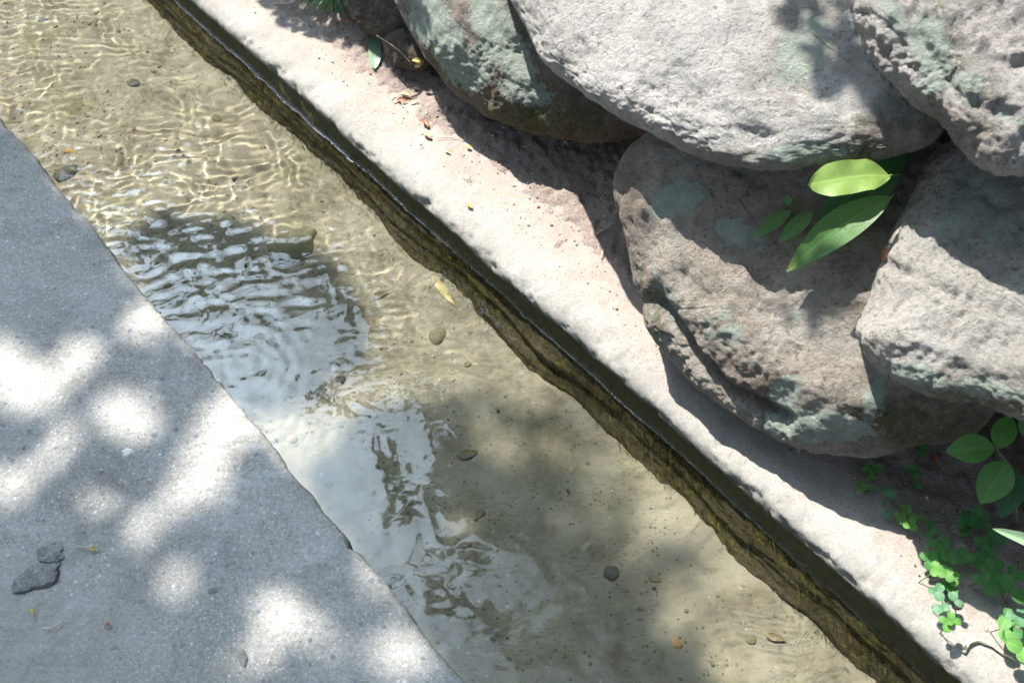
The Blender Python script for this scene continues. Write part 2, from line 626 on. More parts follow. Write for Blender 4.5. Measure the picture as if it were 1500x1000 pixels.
# --- paving slab in front of the channel
def build_slab():
    S = s_rows(0.009)
    n_in = np.concatenate([N_NEAR - np.geomspace(1.9, 14, 9)[::-1], np.arange(N_NEAR - 1.75, N_NEAR - 0.012, 0.009)])
    prof = [(n, 0.0) for n in n_in] + [(N_NEAR - 0.008, -0.0005), (N_NEAR - 0.003, -0.003), (N_NEAR, -0.010), (N_NEAR + 0.001, -0.03), (N_NEAR + 0.002, -0.10), (N_NEAR + 0.002, -0.20), (N_NEAR + 0.002, -0.30)]
    pn = np.array([a for a, b in prof])
    pz = np.array([b for a, b in prof])
    s, n = np.meshgrid(S, pn, indexing='ij')
    z = np.broadcast_to(pz, s.shape).copy()
    P0 = np.stack([s, n, np.zeros_like(s)], -1)
    edge = np.exp(-((N_NEAR - n) / 0.03) ** 2)
    n = n + edge * (0.006 * fbm(P0 * [1, 0, 1], 0.16, 4, 0.55, 1) + 0.008 * np.minimum(0, fbm(P0 * [1, 0, 1], 0.04, 4, 0.65, 2) + 0.1))
    Q = to_px(ch(s, n, z))
    inward = np.clip((N_NEAR - n) / 0.05, 0, 1)
    z = z + inward * (0.004 * fbm(P0, 0.30, 4, 0.5, 3) + 0.0016 * fbm(P0, 0.05, 4, 0.6, 4))
    # broken hollows and the humps round the trapped stones
    for (cx, cy, r, d) in ((160, 715, 16, -0.006), (178, 722, 10, -0.010), (130, 712, 12, -0.006), (90, 645, 18, 0.004), (105, 690, 17, 0.004), (60, 840, 40, -0.006), (355, 960, 12, -0.004), (345, 880, 30, -0.005)):
        z = z + d * np.exp(-((Q[..., 0] - cx) ** 2 + (Q[..., 1] - cy) ** 2) / (r * r))
    crust = np.clip(1.5 - np.hypot((Q[..., 0] - 30) / 1.5, Q[..., 1] - 930) / 110, 0, 1) * (Q[..., 1] > 0)
    z = z + crust * (0.004 * fbm(P0, 0.05, 4, 0.6, 41) + 0.003 * np.clip(fbm(P0, 0.022, 3, 0.6, 42), 0, 1)) - 0.003 * crust
    V = ch(s, n, z).reshape(-1, 3)
    o = mesh_obj("paving", V, grid_faces(len(S), len(pn)), M['slab'])
    q = Q.reshape(-1, 2)
    d = np.hypot((q[:, 0] - 30) / 1.5, q[:, 1] - 930)
    attr(o, "sand", np.clip(1.5 - d / 110, 0, 1) * (q[:, 1] > 0))
    attr(o, "edge", np.exp(-np.clip(N_NEAR - n, 0, None) / 0.010).ravel())
    tag(o, "grey weathered concrete paving with pale chips beside the channel", kind='structure')
    return receiver(o)


slab = build_slab()


# --- bed of the channel
def bed_h(P0, q):
    z = 0.010 * fbm(P0, 0.35, 3, 0.5, 5) + 0.003 * fbm(P0, 0.06, 4, 0.6, 6)
    return z


def build_bed():
    S = s_rows(0.009)
    N = np.arange(N_NEAR - 0.05, 0.93, 0.009)
    s, n = np.meshgrid(S, N, indexing='ij')
    P0 = np.stack([s, n, np.zeros_like(s)], -1)
    z = Z_BED + bed_h(P0, None) + 0.02 * np.clip((n - 0.80) / 0.1, 0, 1)
    o = mesh_obj("channel_bed", ch(s, n, z).reshape(-1, 3), grid_faces(len(S), len(N)), M['bed'])
    tag(o, "pale sandy bed of the water channel", kind='structure')
    return receiver(o)


bed = build_bed()


def wall_n(s):
    """where the far wall meets the water"""
    P = np.stack([s, np.zeros_like(s), np.zeros_like(s)], -1)
    return 0.874 + 0.005 * fbm(P, 0.5, 3, 0.5, 7) + 0.0025 * fbm(P, 0.06, 3, 0.6, 8)


# --- far wall of the channel, coated with algae
def build_wall():
    S = s_rows(0.006)
    prof = np.array([(0.010, -0.015), (0.006, -0.035), (0.003, -0.05), (0.001, -0.065), (0, -0.08), (0, -0.09), (-0.001, -0.10), (-0.004, -0.11), (-0.008, -0.12), (-0.012, -0.13), (-0.014, -0.14), (-0.017, -0.15), (-0.019, -0.16), (-0.022, -0.17), (-0.026, -0.18), (-0.031, -0.19), (-0.037, -0.20), (-0.042, -0.21), (-0.046, -0.22), (-0.05, -0.24)])
    # twice as fine
    t = np.linspace(0, len(prof) - 1, len(prof) * 2 - 1)
    prof = np.stack([np.interp(t, np.arange(len(prof)), prof[:, k]) for k in (0, 1)], -1)
    s, k = np.meshgrid(S, np.arange(len(prof)), indexing='ij')
    n = prof[k, 0] + wall_n(s)
    z = prof[k, 1] * 1.0
    P0 = np.stack([s * 0.35, n * 0 + z * 1.2, z], -1)
    below = np.clip((Z_WATER - 0.004 - z) / 0.03, 0, 1)
    n = n - below * (0.008 * fbm(P0 * [0.5, 1, 1], 0.045, 4, 0.55, 9) + 0.0018 * fbm(np.stack([s, z, z], -1), 0.012, 3, 0.6, 10))
    n = n - below * 0.012 * np.clip(fbm(np.stack([s, z * 0, z * 0], -1), 0.25, 2, 0.5, 11), -1, 1)
    o = mesh_obj("channel_wall", ch(s, n, z).reshape(-1, 3), grid_faces(*s.shape)[:, ::-1], M['wall'])
    attr(o, "above", np.clip((z - Z_WATER) / 0.012 + 0.3, 0, 1).ravel())
    tag(o, "algae coated far wall of the channel under the ledge", kind='structure')
    return receiver(o)


wall = build_wall()


# --- concrete ledge between the channel and the boulders
def ledge_z(s, n):
    P0 = np.stack([s, n, np.zeros_like(s)], -1)
    return 0.004 * fbm(P0, 0.25, 4, 0.5, 12) + 0.0012 * fbm(P0, 0.035, 4, 0.6, 13)


def build_ledge():
    S = s_rows(0.006)
    prof = [(0.03, -0.062), (0.022, -0.058), (0.014, -0.050), (0.008, -0.042), (0.004, -0.034), (0.001, -0.026), (0.0, -0.019), (0.001, -0.013), (0.004, -0.008), (0.008, -0.0045), (0.013, -0.002), (0.02, -0.0005)]
    pn = np.array([a for a, b in prof] + list(np.arange(0.027, 0.5, 0.007)) + [0.55, 0.7, 1.0])
    pz = np.array([b for a, b in prof] + [0.0] * (len(pn) - len(prof)))
    s, n = np.meshgrid(S, pn + N_LIP, indexing='ij')
    z = np.broadcast_to(pz, s.shape).copy()
    P0 = np.stack([s, np.zeros_like(s), z * 3], -1)
    lipw = np.exp(-((n - N_LIP) / 0.05) ** 2)
    chip = np.minimum(0, fbm(P0, 0.05, 4, 0.65, 14) + 0.05)
    n = n + lipw * (0.006 * fbm(P0, 0.35, 3, 0.5, 15) - 0.010 * chip + 0.002 * fbm(P0, 0.012, 2, 0.6, 16))
    z = z + np.clip((n - N_LIP) / 0.04, 0, 1) * ledge_z(s, n) + lipw * 0.006 * chip
    o = mesh_obj("ledge", ch(s, n, z).reshape(-1, 3), grid_faces(*s.shape), M['ledge'])
    d = (n - N_LIP).ravel()
    top = (np.broadcast_to(np.arange(len(pn)), s.shape) >= 8).ravel()
    attr(o, "lip", np.where(top, np.exp(-(d / 0.035) ** 2), 1.0))
    attr(o, "lip_shade", np.clip((-z.ravel() - 0.018) / 0.02, 0, 1))  # mask of the painted shade under the lip
    attr(o, "dirt", np.clip((d - 0.05) / 0.09, 0, 1))
    tag(o, "pale concrete ledge along the foot of the boulders", kind='structure')
    return o


ledge = build_ledge()


# --- soil lying on the ledge at the foot of the boulders
def soil_z(s, n):
    P0 = np.stack([s, n, np.zeros_like(s)], -1)
    rise = np.clip((n - 1.03 + 0.05 * fbm(P0, 0.28, 3, 0.5, 17) + 0.028 * fbm(P0, 0.035, 4, 0.65, 43)) / 0.22, -0.3, 1)
    return rise * 0.035 - 0.002 + 0.004 * fbm(P0, 0.09, 4, 0.6, 18) * np.clip(rise * 4, 0, 1) + 0.0035 * fbm(P0, 0.014, 3, 0.6, 19) * np.clip(rise * 6, 0, 1)


def build_soil():
    S = s_rows(0.006)
    N = np.concatenate([np.arange(0.93, 1.5, 0.006), [1.55, 1.62, 1.7]])
    s, n = np.meshgrid(S, N, indexing='ij')
    z = soil_z(s, n)
    o = mesh_obj("soil", ch(s, n, z).reshape(-1, 3), grid_faces(*s.shape), M['soil'])
    tag(o, "dry brown soil at the foot of the boulders", kind='structure')
    return o


soil = build_soil()


# --- earth bank behind the boulders and garden beyond, reaching the horizon
def build_bank():
    S = np.concatenate([[-400, -120, -40, -15], np.linspace(-6, 9, 90), [15, 40, 120, 400]])
    prof = np.array([(1.45, -0.03), (1.62, 0.10), (1.75, 0.30), (1.85, 0.5), (2.0, 0.75), (2.2, 0.95), (2.6, 1.05), (4, 1.1), (8, 1.2), (20, 1.3), (60, 1.5), (400, 2)])
    s, k = np.meshgrid(S, np.arange(len(prof)), indexing='ij')
    n, z = prof[k, 0], prof[k, 1]
    P0 = np.stack([s, n, z], -1)
    n = n + 0.05 * fbm(P0, 0.4, 3, 0.5, 20)
    o = mesh_obj("earth_bank", ch(s, n, z).reshape(-1, 3), grid_faces(*s.shape), M['garden'])
    tag(o, "dark earth bank behind the boulders", kind='structure')
    g = [(-500, -500, -0.6), (500, -500, -0.6), (500, 500, -0.6), (-500, 500, -0.6)]
    o2 = mesh_obj("ground", g, [(0, 1, 2, 3)], M['garden'])
    tag(o2, "garden ground", kind='structure')


build_bank()


# --- the water
def build_water():
    S = s_rows(0.004)
    e = np.array([0.05, 0.03, 0.02, 0.014, 0.010, 0.0075, 0.0055, 0.004, 0.003, 0.002, 0.001, 0.0, -0.0012, -0.004])
    N = np.concatenate([np.arange(N_NEAR - 0.02, 0.84, 0.004), 0.9 - e])
    k = np.clip((N - 0.84) / 0.06, 0, 1)
    s, n = np.meshgrid(S, N, indexing='ij')
    wn_ = wall_n(S)[:, None]
    n = n + np.clip((n - 0.6) / 0.3, 0, 1) * (wn_ - 0.9)
    q = to_px(ch(s, n, np.full_like(s, Z_WATER)))
    X, Y = q[..., 0], q[..., 1]
    # how rough the surface is: lively upstream, smooth downstream
    P0 = np.stack([s, n, np.zeros_like(s)], -1)
    amp = 0.075 + 0.33 / (1 + np.exp(-(s - 1.20) / 0.10))
    amp = amp * (1 + 0.5 * fbm(P0, 0.3, 2, 0.5, 21))
    amp = amp * (0.55 + 0.45 * np.clip((0.80 - n) / 0.25, 0, 1))
    r = np.random.default_rng(12)
    h = np.zeros_like(s)
    warp = np.stack([s + 0.02 * fbm(P0, 0.12, 2, 0.5, 22), n + 0.02 * fbm(P0, 0.12, 2, 0.5, 23)], -1)
    for _ in range(46):
        L = 0.020 * (3.6 ** r.random())
        # mostly travelling across and along the flow, with every direction present
        a = r.choice([0.0, math.pi / 2]) + r.normal(0, 0.75)
        kx, ky = math.cos(a) * 2 * math.pi / L, math.sin(a) * 2 * math.pi / L
        h += 0.00016 * (L / 0.04) ** 1.05 * np.sin(kx * warp[..., 0] + ky * warp[..., 1] + r.random() * 6.3)
    h *= amp
    h += 0.0009 * (0.08 + amp) * fbm(P0, 0.14, 2, 0.4, 24)
    # a ring spreading from the paving's edge
    c = at(345, 545, Z_WATER)
    W = ch(s, n, np.full_like(s, Z_WATER))
    rr = np.hypot(W[..., 0] - c[0], W[..., 1] - c[1])
    h += 0.00012 * np.sin(rr * 2 * math.pi / 0.028) * np.exp(-((rr - 0.085) / 0.06) ** 2)
    # the surface climbs where it wets the wall
    gap = np.clip(wn_ - n, 0, None)
    h += 0.005 * np.exp(-gap / 0.0055)
    o = mesh_obj("water", ch(s, n, Z_WATER + h).reshape(-1, 3), grid_faces(*s.shape), M['water'])
    o.cycles.is_caustics_caster = True
    tag(o, "clear shallow water running through the concrete channel", kind='structure')
    return o


water = build_water()


# ================================================================== BOULDERS
def ico(level, cache={}):
    if level not in cache:
        bm = bmesh.new()
        bmesh.ops.create_icosphere(bm, subdivisions=level, radius=1.0)
        V = np.array([v.co[:] for v in bm.verts])
        F = np.array([[v.index for v in f.verts] for f in bm.faces])
        bm.free()
        cache[level] = (V, F)
    return cache[level]


def smooth_closed(poly, n=360):
    P = np.array(poly, float)
    m = len(P)
    out = []
    for i in range(m):
        p0, p1, p2, p3 = P[i - 1], P[i], P[(i + 1) % m], P[(i + 2) % m]
        for t in np.linspace(0, 1, 12, endpoint=False):
            out.append(0.5 * ((2 * p1) + (-p0 + p2) * t + (2 * p0 - 5 * p1 + 4 * p2 - p3) * t * t + (-p0 + 3 * p1 - 3 * p2 + p3) * t ** 3))
    return np.array(out)


def blob_field(q, blobs):
    v = np.zeros(len(q))
    for (cx, cy, rx, ry, rot, amt) in blobs:
        a = math.radians(rot)
        dx, dy = q[:, 0] - cx, q[:, 1] - cy
        u = (dx * math.cos(a) + dy * math.sin(a)) / rx
        w = (-dx * math.sin(a) + dy * math.cos(a)) / ry
        v = np.maximum(v, amt * np.clip(1.6 - np.hypot(u, w), 0, 1))
    return v


def boulder(name, label, poly, p0, nrm, tf, tb, expo, mat, level=6, seed=0.0, creases=(), lichen=(), brown=(), moss=(), rough=1.0, center=None, lean=0.0, base_lichen=0.0):
    """a solid boulder: an outline laid on a tilted plane through p0, swelled to both sides of it and worn by noise"""
    V, F = ico(level)
    P0 = at(*p0)
    n = unit(nrm)
    out = smooth_closed(poly)
    O = np.array([on_plane(x, y, P0, n) for x, y in out])
    C = O.mean(0) if center is None else on_plane(center[0], center[1], P0, n)
    e1 = unit(np.cross([0, 0, 1], n)) if abs(n[2]) < 0.98 else np.array([1., 0, 0])
    e2 = np.cross(n, e1)
    uv = np.stack([(O - C) @ e1, (O - C) @ e2], -1)
    ang = np.arctan2(uv[:, 1], uv[:, 0])
    rad = np.hypot(uv[:, 0], uv[:, 1])
    o = np.argsort(ang)
    ang, rad = ang[o], rad[o]
    ang = np.concatenate([ang - 2 * math.pi, ang, ang + 2 * math.pi])
    rad = np.concatenate([rad, rad, rad])
    m = unit(CAM - C)
    phi = np.arctan2(V[:, 1], V[:, 0])
    rho = np.hypot(V[:, 0], V[:, 1])
    w = V[:, 2]
    k = (rho ** expo + np.abs(w) ** expo) ** (-1 / expo)
    R = np.interp(phi, ang, rad)
    # directions come from the view of the outline, so orient the swell towards the open side
    t = np.where(w > 0, tf, tb)
    X = C + (R * k * rho)[:, None] * (np.cos(phi)[:, None] * e1 + np.sin(phi)[:, None] * e2) + (k * w * t)[:, None] * m
    if (np.cross(e1, e2) @ m) < 0:
        F = F[:, ::-1]
    ob = mesh_obj(name, X, F, mat)
    me = ob.data
    N = np.empty(len(X) * 3, np.float32)
    me.vertices.foreach_get("normal", N)
    N = N.reshape(-1, 3)
    q = to_px(X)
    front = w > -0.3
    d = rough * (0.022 * fbm(X, 0.22, 2, 0.45, seed + 31) + 0.0045 * fbm(X, 0.06, 3, 0.55, seed + 32) - 0.004 * np.clip(fbm(X, 0.05, 3, 0.6, seed + 33, ridged=True) - 0.75, 0, 2) + 0.0020 * fbm(X, 0.013, 3, 0.72, seed + 34))
    rim = 1 - np.abs(w) ** 0.5
    d = d * (0.45 + 0.55 * np.clip(np.abs(w) * 3, 0, 1))
    for (pl_, wd, dep) in creases:
        d = d - dep * np.exp(-(seg_dist(q, pl_) / wd) ** 2) * front
    X = X + N * d[:, None]
    # origin at the foot
    base = np.array([C[0], C[1], X[:, 2].min()])
    me.vertices.foreach_set("co", (X - base).astype(np.float32).ravel())
    ob.location = tuple(base)
    q = to_px(X)
    fr = (w > -0.5)
    attr(ob, "lichen", np.maximum(blob_field(q, lichen) * fr, base_lichen))
    attr(ob, "brown", blob_field(q, brown))
    attr(ob, "moss", blob_field(q, moss))
    me.update()
    tag(ob, label, 'boulder', 'boulders of the garden wall')
    ob["_world"] = 1
    del ob["_world"]
    BOULDERS.append((X, F))
    return ob


BOULDERS = []
ROCK_A = mat_rock("pale_grey_boulder_stone", (0.54, 0.51, 0.475), (0.30, 0.275, 0.25), 1.0, pale=0.6)
ROCK_B = mat_rock("lichen_crusted_boulder_stone", (0.25, 0.215, 0.175), (0.11, 0.09, 0.07), 2.0, pale=0.3)
ROCK_C = mat_rock("brown_grey_boulder_stone", (0.39, 0.34, 0.28), (0.19, 0.16, 0.13), 3.0, pale=0.35)
ROCK_D = mat_rock("sandy_grey_boulder_stone", (0.47, 0.435, 0.385), (0.25, 0.23, 0.20), 4.0, pale=0.45)
ROCK_E = mat_rock("pitted_pale_boulder_stone", (0.50, 0.455, 0.42), (0.20, 0.175, 0.155), 5.0, pale=0.5)
ROCK_F = mat_rock("dark_brown_stone", (0.13, 0.105, 0.08), (0.06, 0.05, 0.04), 6.0, pale=0.1)

boulder("boulder", "long pale grey boulder lying on top, with a rounded bright face",
        [(700, -120), (752, 0), (770, 40), (796, 95), (850, 140), (920, 180), (980, 212), (1040, 237), (1100, 248), (1180, 246), (1260, 236), (1335, 222), (1385, 180), (1395, 60), (1370, -80), (1250, -200), (1000, -260), (800, -220)],
        (1100, 248, .42), (-.27, -.22, .94), 0.13, 0.20, 2.3, ROCK_A, 7, 1.0,
        creases=[([(1000, 120), (1060, 170), (1110, 205)], 22, 0.008), ([(1130, 110), (1190, 120), (1240, 160)], 18, 0.010), ([(1215, 165), (1250, 180)], 22, -0.010), ([(880, -20), (960, 60)], 30, 0.010)],
        lichen=[(1180, 70, 40, 60, 30, .62), (1190, 225, 60, 16, 0, .72), (1060, 200, 30, 12, 20, .55), (1300, 170, 30, 40, 0, .5)],
        brown=[(1320, 205, 70, 40, 0, .8), (1050, 235, 160, 18, 3, .45), (1180, 60, 60, 90, 30, .5)],
        moss=[(1220, 230, 70, 18, 0, .8), (1255, 180, 14, 14, 0, .6)])
boulder("boulder", "dark brown boulder crusted with blue-green lichen beside the fallen green leaf",
        [(575, -30), (588, 15), (602, 50), (628, 92), (660, 128), (690, 152), (720, 176), (780, 196), (850, 209), (930, 206), (1010, 180), (1020, 20), (900, -150), (750, -190), (610, -130)],
        (720, 176, .07), (-.35, -.55, .76), 0.13, 0.22, 2.3, ROCK_B, 7, 2.0,
        creases=[([(690, -20), (740, 60), (800, 130)], 14, 0.012), ([(640, 120), (720, 165)], 10, -0.006)],
        lichen=[(640, 40, 30, 60, -25, .75), (680, 100, 45, 28, 40, .8), (735, 60, 28, 75, -30, .9), (770, 130, 50, 25, 20, .6), (625, 15, 25, 30, 0, .7), (700, -40, 50, 40, 0, .7)],
        brown=[(780, 165, 160, 60, 14, .9), (900, 190, 60, 30, 0, .9)],
        moss=[(800, 175, 70, 25, 10, .8), (640, 70, 15, 50, -20, .6)])
boulder("boulder", "low brown-grey boulder on the ledge under the strap-leaved fern",
        [(903, 290), (912, 248), (945, 212), (1000, 190), (1200, 185), (1400, 215), (1500, 330), (1500, 520), (1465, 605), (1420, 648), (1330, 657), (1250, 658), (1190, 650), (1130, 636), (1070, 604), (1025, 572), (985, 532), (957, 492), (943, 455), (932, 415), (914, 352)],
        (1100, 625, .05), (-.35, -.55, .76), 0.10, 0.2, 2.5, ROCK_C, 7, 3.0,
        creases=[([(952, 440), (985, 480), (1010, 525), (1060, 575), (1120, 605), (1150, 615)], 11, 0.034), ([(945, 330), (960, 420)], 14, 0.008), ([(1000, 400), (1030, 440)], 14, 0.006), ([(970, 400), (1080, 500), (1180, 560), (1270, 590)], 26, -0.012)],
        rough=1.1, base_lichen=0.10,
        lichen=[(995, 290, 40, 22, -20, .85), (1080, 340, 36, 18, 20, .75), (975, 430, 14, 50, -20, .6), (1200, 625, 80, 20, 6, .95), (1150, 580, 22, 26, 0, .65), (1280, 580, 18, 40, 10, .7), (1060, 480, 40, 30, 40, .45), (1165, 460, 10, 8, 0, .6)],
        brown=[(1100, 560, 80, 22, 35, .7), (1370, 620, 90, 50, 0, .9), (1200, 300, 140, 60, 0, .35), (920, 330, 25, 90, 0, .6)],
        moss=[(1275, 600, 30, 14, 0, .9), (1330, 620, 70, 40, 0, .6), (960, 450, 18, 40, -20, .6), (1090, 625, 60, 8, 30, .6)])
boulder("boulder", "wedge-shaped sandy grey boulder with a sharp left edge beside the fern",
        [(1262, 478), (1278, 430), (1304, 365), (1335, 290), (1375, 232), (1450, 205), (1560, 220), (1640, 320), (1660, 480), (1620, 590), (1540, 610), (1490, 600), (1430, 583), (1365, 566), (1310, 538), (1274, 512)],
        (1310, 538, .30), (-.32, -.22, .92), 0.10, 0.22, 3.2, ROCK_D, 7, 4.0,
        creases=[([(1305, 390), (1345, 400), (1400, 430)], 9, 0.014), ([(1270, 485), (1350, 502), (1430, 530), (1520, 545)], 16, -0.012), ([(1420, 440), (1500, 460)], 12, 0.008)],
        rough=1.1, base_lichen=0.06,
        lichen=[(1430, 320, 60, 70, 0, .55), (1350, 550, 50, 16, 15, .6), (1450, 570, 60, 16, 10, .6)],
        brown=[(1400, 575, 120, 22, 14, .5), (1450, 300, 60, 60, 0, .3)],
        moss=[(1440, 585, 80, 14, 12, .5)])
boulder("boulder", "pitted pale boulder with green crusts hanging over the upper corner",
        [(1250, -40), (1262, 10), (1280, 60), (1302, 108), (1335, 152), (1368, 178), (1385, 200), (1415, 230), (1450, 244), (1520, 242), (1620, 200), (1660, 60), (1600, -90), (1450, -170), (1310, -140)],
        (1385, 200, .57), (-.35, -.45, .82), 0.11, 0.2, 2.6, ROCK_E, 7, 5.0,
        creases=[([(1330, -10), (1350, 60), (1400, 140)], 11, 0.014), ([(1400, 60), (1450, 90), (1500, 95)], 14, 0.012), ([(1420, 150), (1480, 170)], 12, 0.010)], rough=1.25,
        lichen=[(1365, 75, 28, 60, -15, .8), (1420, 120, 25, 35, 0, .55), (1350, 130, 14, 14, 0, .7), (1480, 170, 30, 20, 0, .5), (1310, 20, 18, 40, -20, .6)],
        brown=[(1400, 190, 60, 30, 30, .6)], moss=[(1390, 60, 18, 70, -20, .7), (1440, 140, 25, 40, 0, .5)])
boulder("boulder", "small dark brown stone in the shade behind the fallen green leaf",
        [(560, 60), (575, 42), (600, 50), (625, 85), (620, 100), (590, 98), (570, 85)], (590, 95, .035), (-.3, -.5, .8), 0.03, 0.08, 2.2, ROCK_F, 5, 6.0)
boulder("boulder", "dark brown rock in the shade above the spiky green tuft",
        [(500, -30), (520, -60), (580, -60), (610, 0), (600, 45), (565, 55), (530, 35), (515, 10)], (550, 50, .05), (-.3, -.5, .8), 0.06, 0.15, 2.2, ROCK_F, 6, 7.0)
boulder("boulder", "dark filler stone added to darken the gap between the three upper boulders",
        [(1330, 130), (1400, 110), (1460, 170), (1450, 270), (1390, 290), (1340, 250)], (1380, 200, .33), (-.3, -.5, .8), 0.05, 0.12, 2.2, ROCK_F, 5, 9.0)  # added filler, keeps the gap dark
boulder("boulder", "dark grey rock at the edge behind the broad-leaved plant",
        [(1470, 560), (1500, 540), (1600, 560), (1640, 700), (1560, 780), (1510, 740), (1490, 690), (1480, 640)], (1500, 720, .06), (-.4, -.45, .8), 0.07, 0.15, 2.3, ROCK_F, 6, 8.0)


# ================================================================== SMALL THINGS: helpers
# heights sampled once on a fine grid, then looked up
_ls, _ln = np.meshgrid(np.arange(-0.75, 3.3, 0.006), np.arange(0.26, 1.7, 0.006), indexing='ij')
_far = _ln > 0.86
GROUND_LUT = np.zeros_like(_ls)
GROUND_LUT[_far] = np.maximum(ledge_z(_ls[_far], _ln[_far]), np.where(_ln[_far] > 0.94, soil_z(_ls[_far], _ln[_far]), -1))
BED_LUT = np.zeros_like(_ls)
BED_LUT[~_far] = bed_h(np.stack([_ls[~_far], _ln[~_far], 0 * _ls[~_far]], -1), None)
WALL_LUT = wall_n(_ls[:, 0])


def _cell(s, n):
    return int(np.clip(round((s + 0.75) / 0.006), 0, _ls.shape[0] - 1)), int(np.clip(round((n - 0.26) / 0.006), 0, _ls.shape[1] - 1))


def ground_sn(s, n):
    return 0.0 if n < N_NEAR else float(GROUND_LUT[_cell(s, n)])


def bed_sn(s, n):
    return float(BED_LUT[_cell(s, n)])


def ground_z(x, y):
    return ground_sn(x * CD[0] + y * CD[1], x * CN[0] + y * CN[1])


def ground(px, py, lift=0.0):
    z = 0.01
    for _ in range(4):
        P = at(px, py, z)
        z = ground_z(P[0], P[1]) + lift
    return at(px, py, z)


def bed_at(px, py, lift=0.0):
    """the point of the bed that shows at this pixel through the water"""
    W = at(px, py, Z_WATER)
    d = unit(ray(px, py))
    c = -d[2]
    r = 1 / 1.333
    t = r * d + (r * c - math.sqrt(1 - r * r * (1 - c * c))) * np.array([0, 0, 1.0])
    P = W + t * ((Z_BED - Z_WATER) / t[2])
    P[2] = Z_BED + bed_sn(P @ CD, P @ CN) + lift
    return P


_bv, _bf, _o = [], [], 0
for X_, F_ in BOULDERS:
    _bv += [tuple(v) for v in X_]
    _bf += (F_ + _o).tolist()
    _o += len(X_)
ROCK_TREE = BVHTree.FromPolygons(_bv, _bf)


def surface(px, py, lift=0.0):
    """the first solid surface under a pixel: boulder or ground"""
    d = unit(ray(px, py))
    hit = ROCK_TREE.ray_cast(Vector(CAM), Vector(d))
    g = ground(px, py)
    if hit[0] is not None and hit[3] < np.linalg.norm(g - CAM):
        return np.array(hit[0]) + np.array(hit[1]) * lift, np.array(hit[1])
    return g + np.array([0, 0, lift]), np.array([0, 0, 1.0])


def tube(name, pts, radii, mat, parent=None, sides=6, loc=None):
    pts = np.asarray(pts, float)
    T = np.gradient(pts, axis=0)
    V = []
    a = np.array([0.31, 0.52, 0.79])
    for p, t, r in zip(pts, T, radii):
        t = unit(t)
        e1 = unit(np.cross(t, a))
        e2 = np.cross(t, e1)
        for k in range(sides):
            w = 2 * math.pi * k / sides
            V.append(p + r * (math.cos(w) * e1 + math.sin(w) * e2))
    F = []
    m = len(pts)
    for i in range(m - 1):
        for k in range(sides):
            F.append((i * sides + k, i * sides + (k + 1) % sides, (i + 1) * sides + (k + 1) % sides, (i + 1) * sides + k))
    F.append(tuple(range(sides))[::-1])
    F.append(tuple(range((m - 1) * sides, m * sides)))
    return mesh_obj(name, V, F, mat, parent, True, loc)


def curve_pts(ctrl, n=24, jitter=0.0):
    ctrl = np.asarray(ctrl, float)
    t = np.linspace(0, len(ctrl) - 1, n)
    out = np.stack([np.interp(t, np.arange(len(ctrl)), ctrl[:, k]) for k in range(3)], -1)
    for _ in range(3):
        out[1:-1] = 0.25 * out[:-2] + 0.5 * out[1:-1] + 0.25 * out[2:]
    if jitter:
        out[1:-1] += rng.normal(0, jitter, out[1:-1].shape)
    return out


PROFILES = {
    'lance': lambda t: np.sin(np.pi * np.clip(t, 0, 1) ** 0.85) ** 0.85,
    'strap': lambda t: np.clip(np.minimum((t + 0.02) * 3.2, 1), 0, 1) ** 0.7 * np.clip((1.0 - t) * 4.5, 0, 1) ** 0.55,
    'round': lambda t: np.sqrt(np.clip(1 - (2 * t - 1.0) ** 2, 0, 1)) ** 0.9,
    'oval': lambda t: np.sin(np.pi * t ** 0.9) ** 0.7 * (1 - 0.18 * t),
    'blade': lambda t: np.clip(t * 6, 0, 1) ** 0.5 * np.clip((1 - t) * 1.6, 0, 1) ** 0.6,
}


def leaf(name, base, tip, width, mat, parent=None, shape='lance', fold=0.2, arch=0.08, wave=0.0, rows=15, cols=7, up=None, twist=0.0, bend=0.0):
    base, tip = np.asarray(base, float), np.asarray(tip, float)
    ax = tip - base
    L = np.linalg.norm(ax)
    if up is None:
        up = unit(CAM - base) * 0.6 + np.array([0, 0, 0.6])
    sd = unit(np.cross(ax, up))
    nr = unit(np.cross(sd, ax))
    t = np.linspace(0, 1, rows)[:, None]
    u = np.linspace(-1, 1, cols)[None, :]
    w = np.maximum(PROFILES[shape](t), 0.02) * width / 2
    ph = rng.random() * 6.3
    tw = twist * (t - 0.3)
    lat = u * w
    hgt = fold * np.abs(u) * w + arch * L * np.sin(np.pi * t) + wave * np.abs(u) ** 2 * np.sin(t * 15 + ph + u * 1.2) * width
    lat2 = lat * np.cos(tw) - hgt * np.sin(tw) + bend * L * np.sin(np.pi * t)
    hgt2 = lat * np.sin(tw) + hgt * np.cos(tw)
    V = base + ax * t[..., None] + sd * lat2[..., None] + nr * hgt2[..., None]
    F = grid_faces(rows, cols)
    o = mesh_obj(name, V.reshape(-1, 3), F, mat, parent)
    attr(o, "along", np.broadcast_to(t, (rows, cols)).ravel())
    attr(o, "side", np.abs(np.broadcast_to(u, (rows, cols))).ravel())
    return o


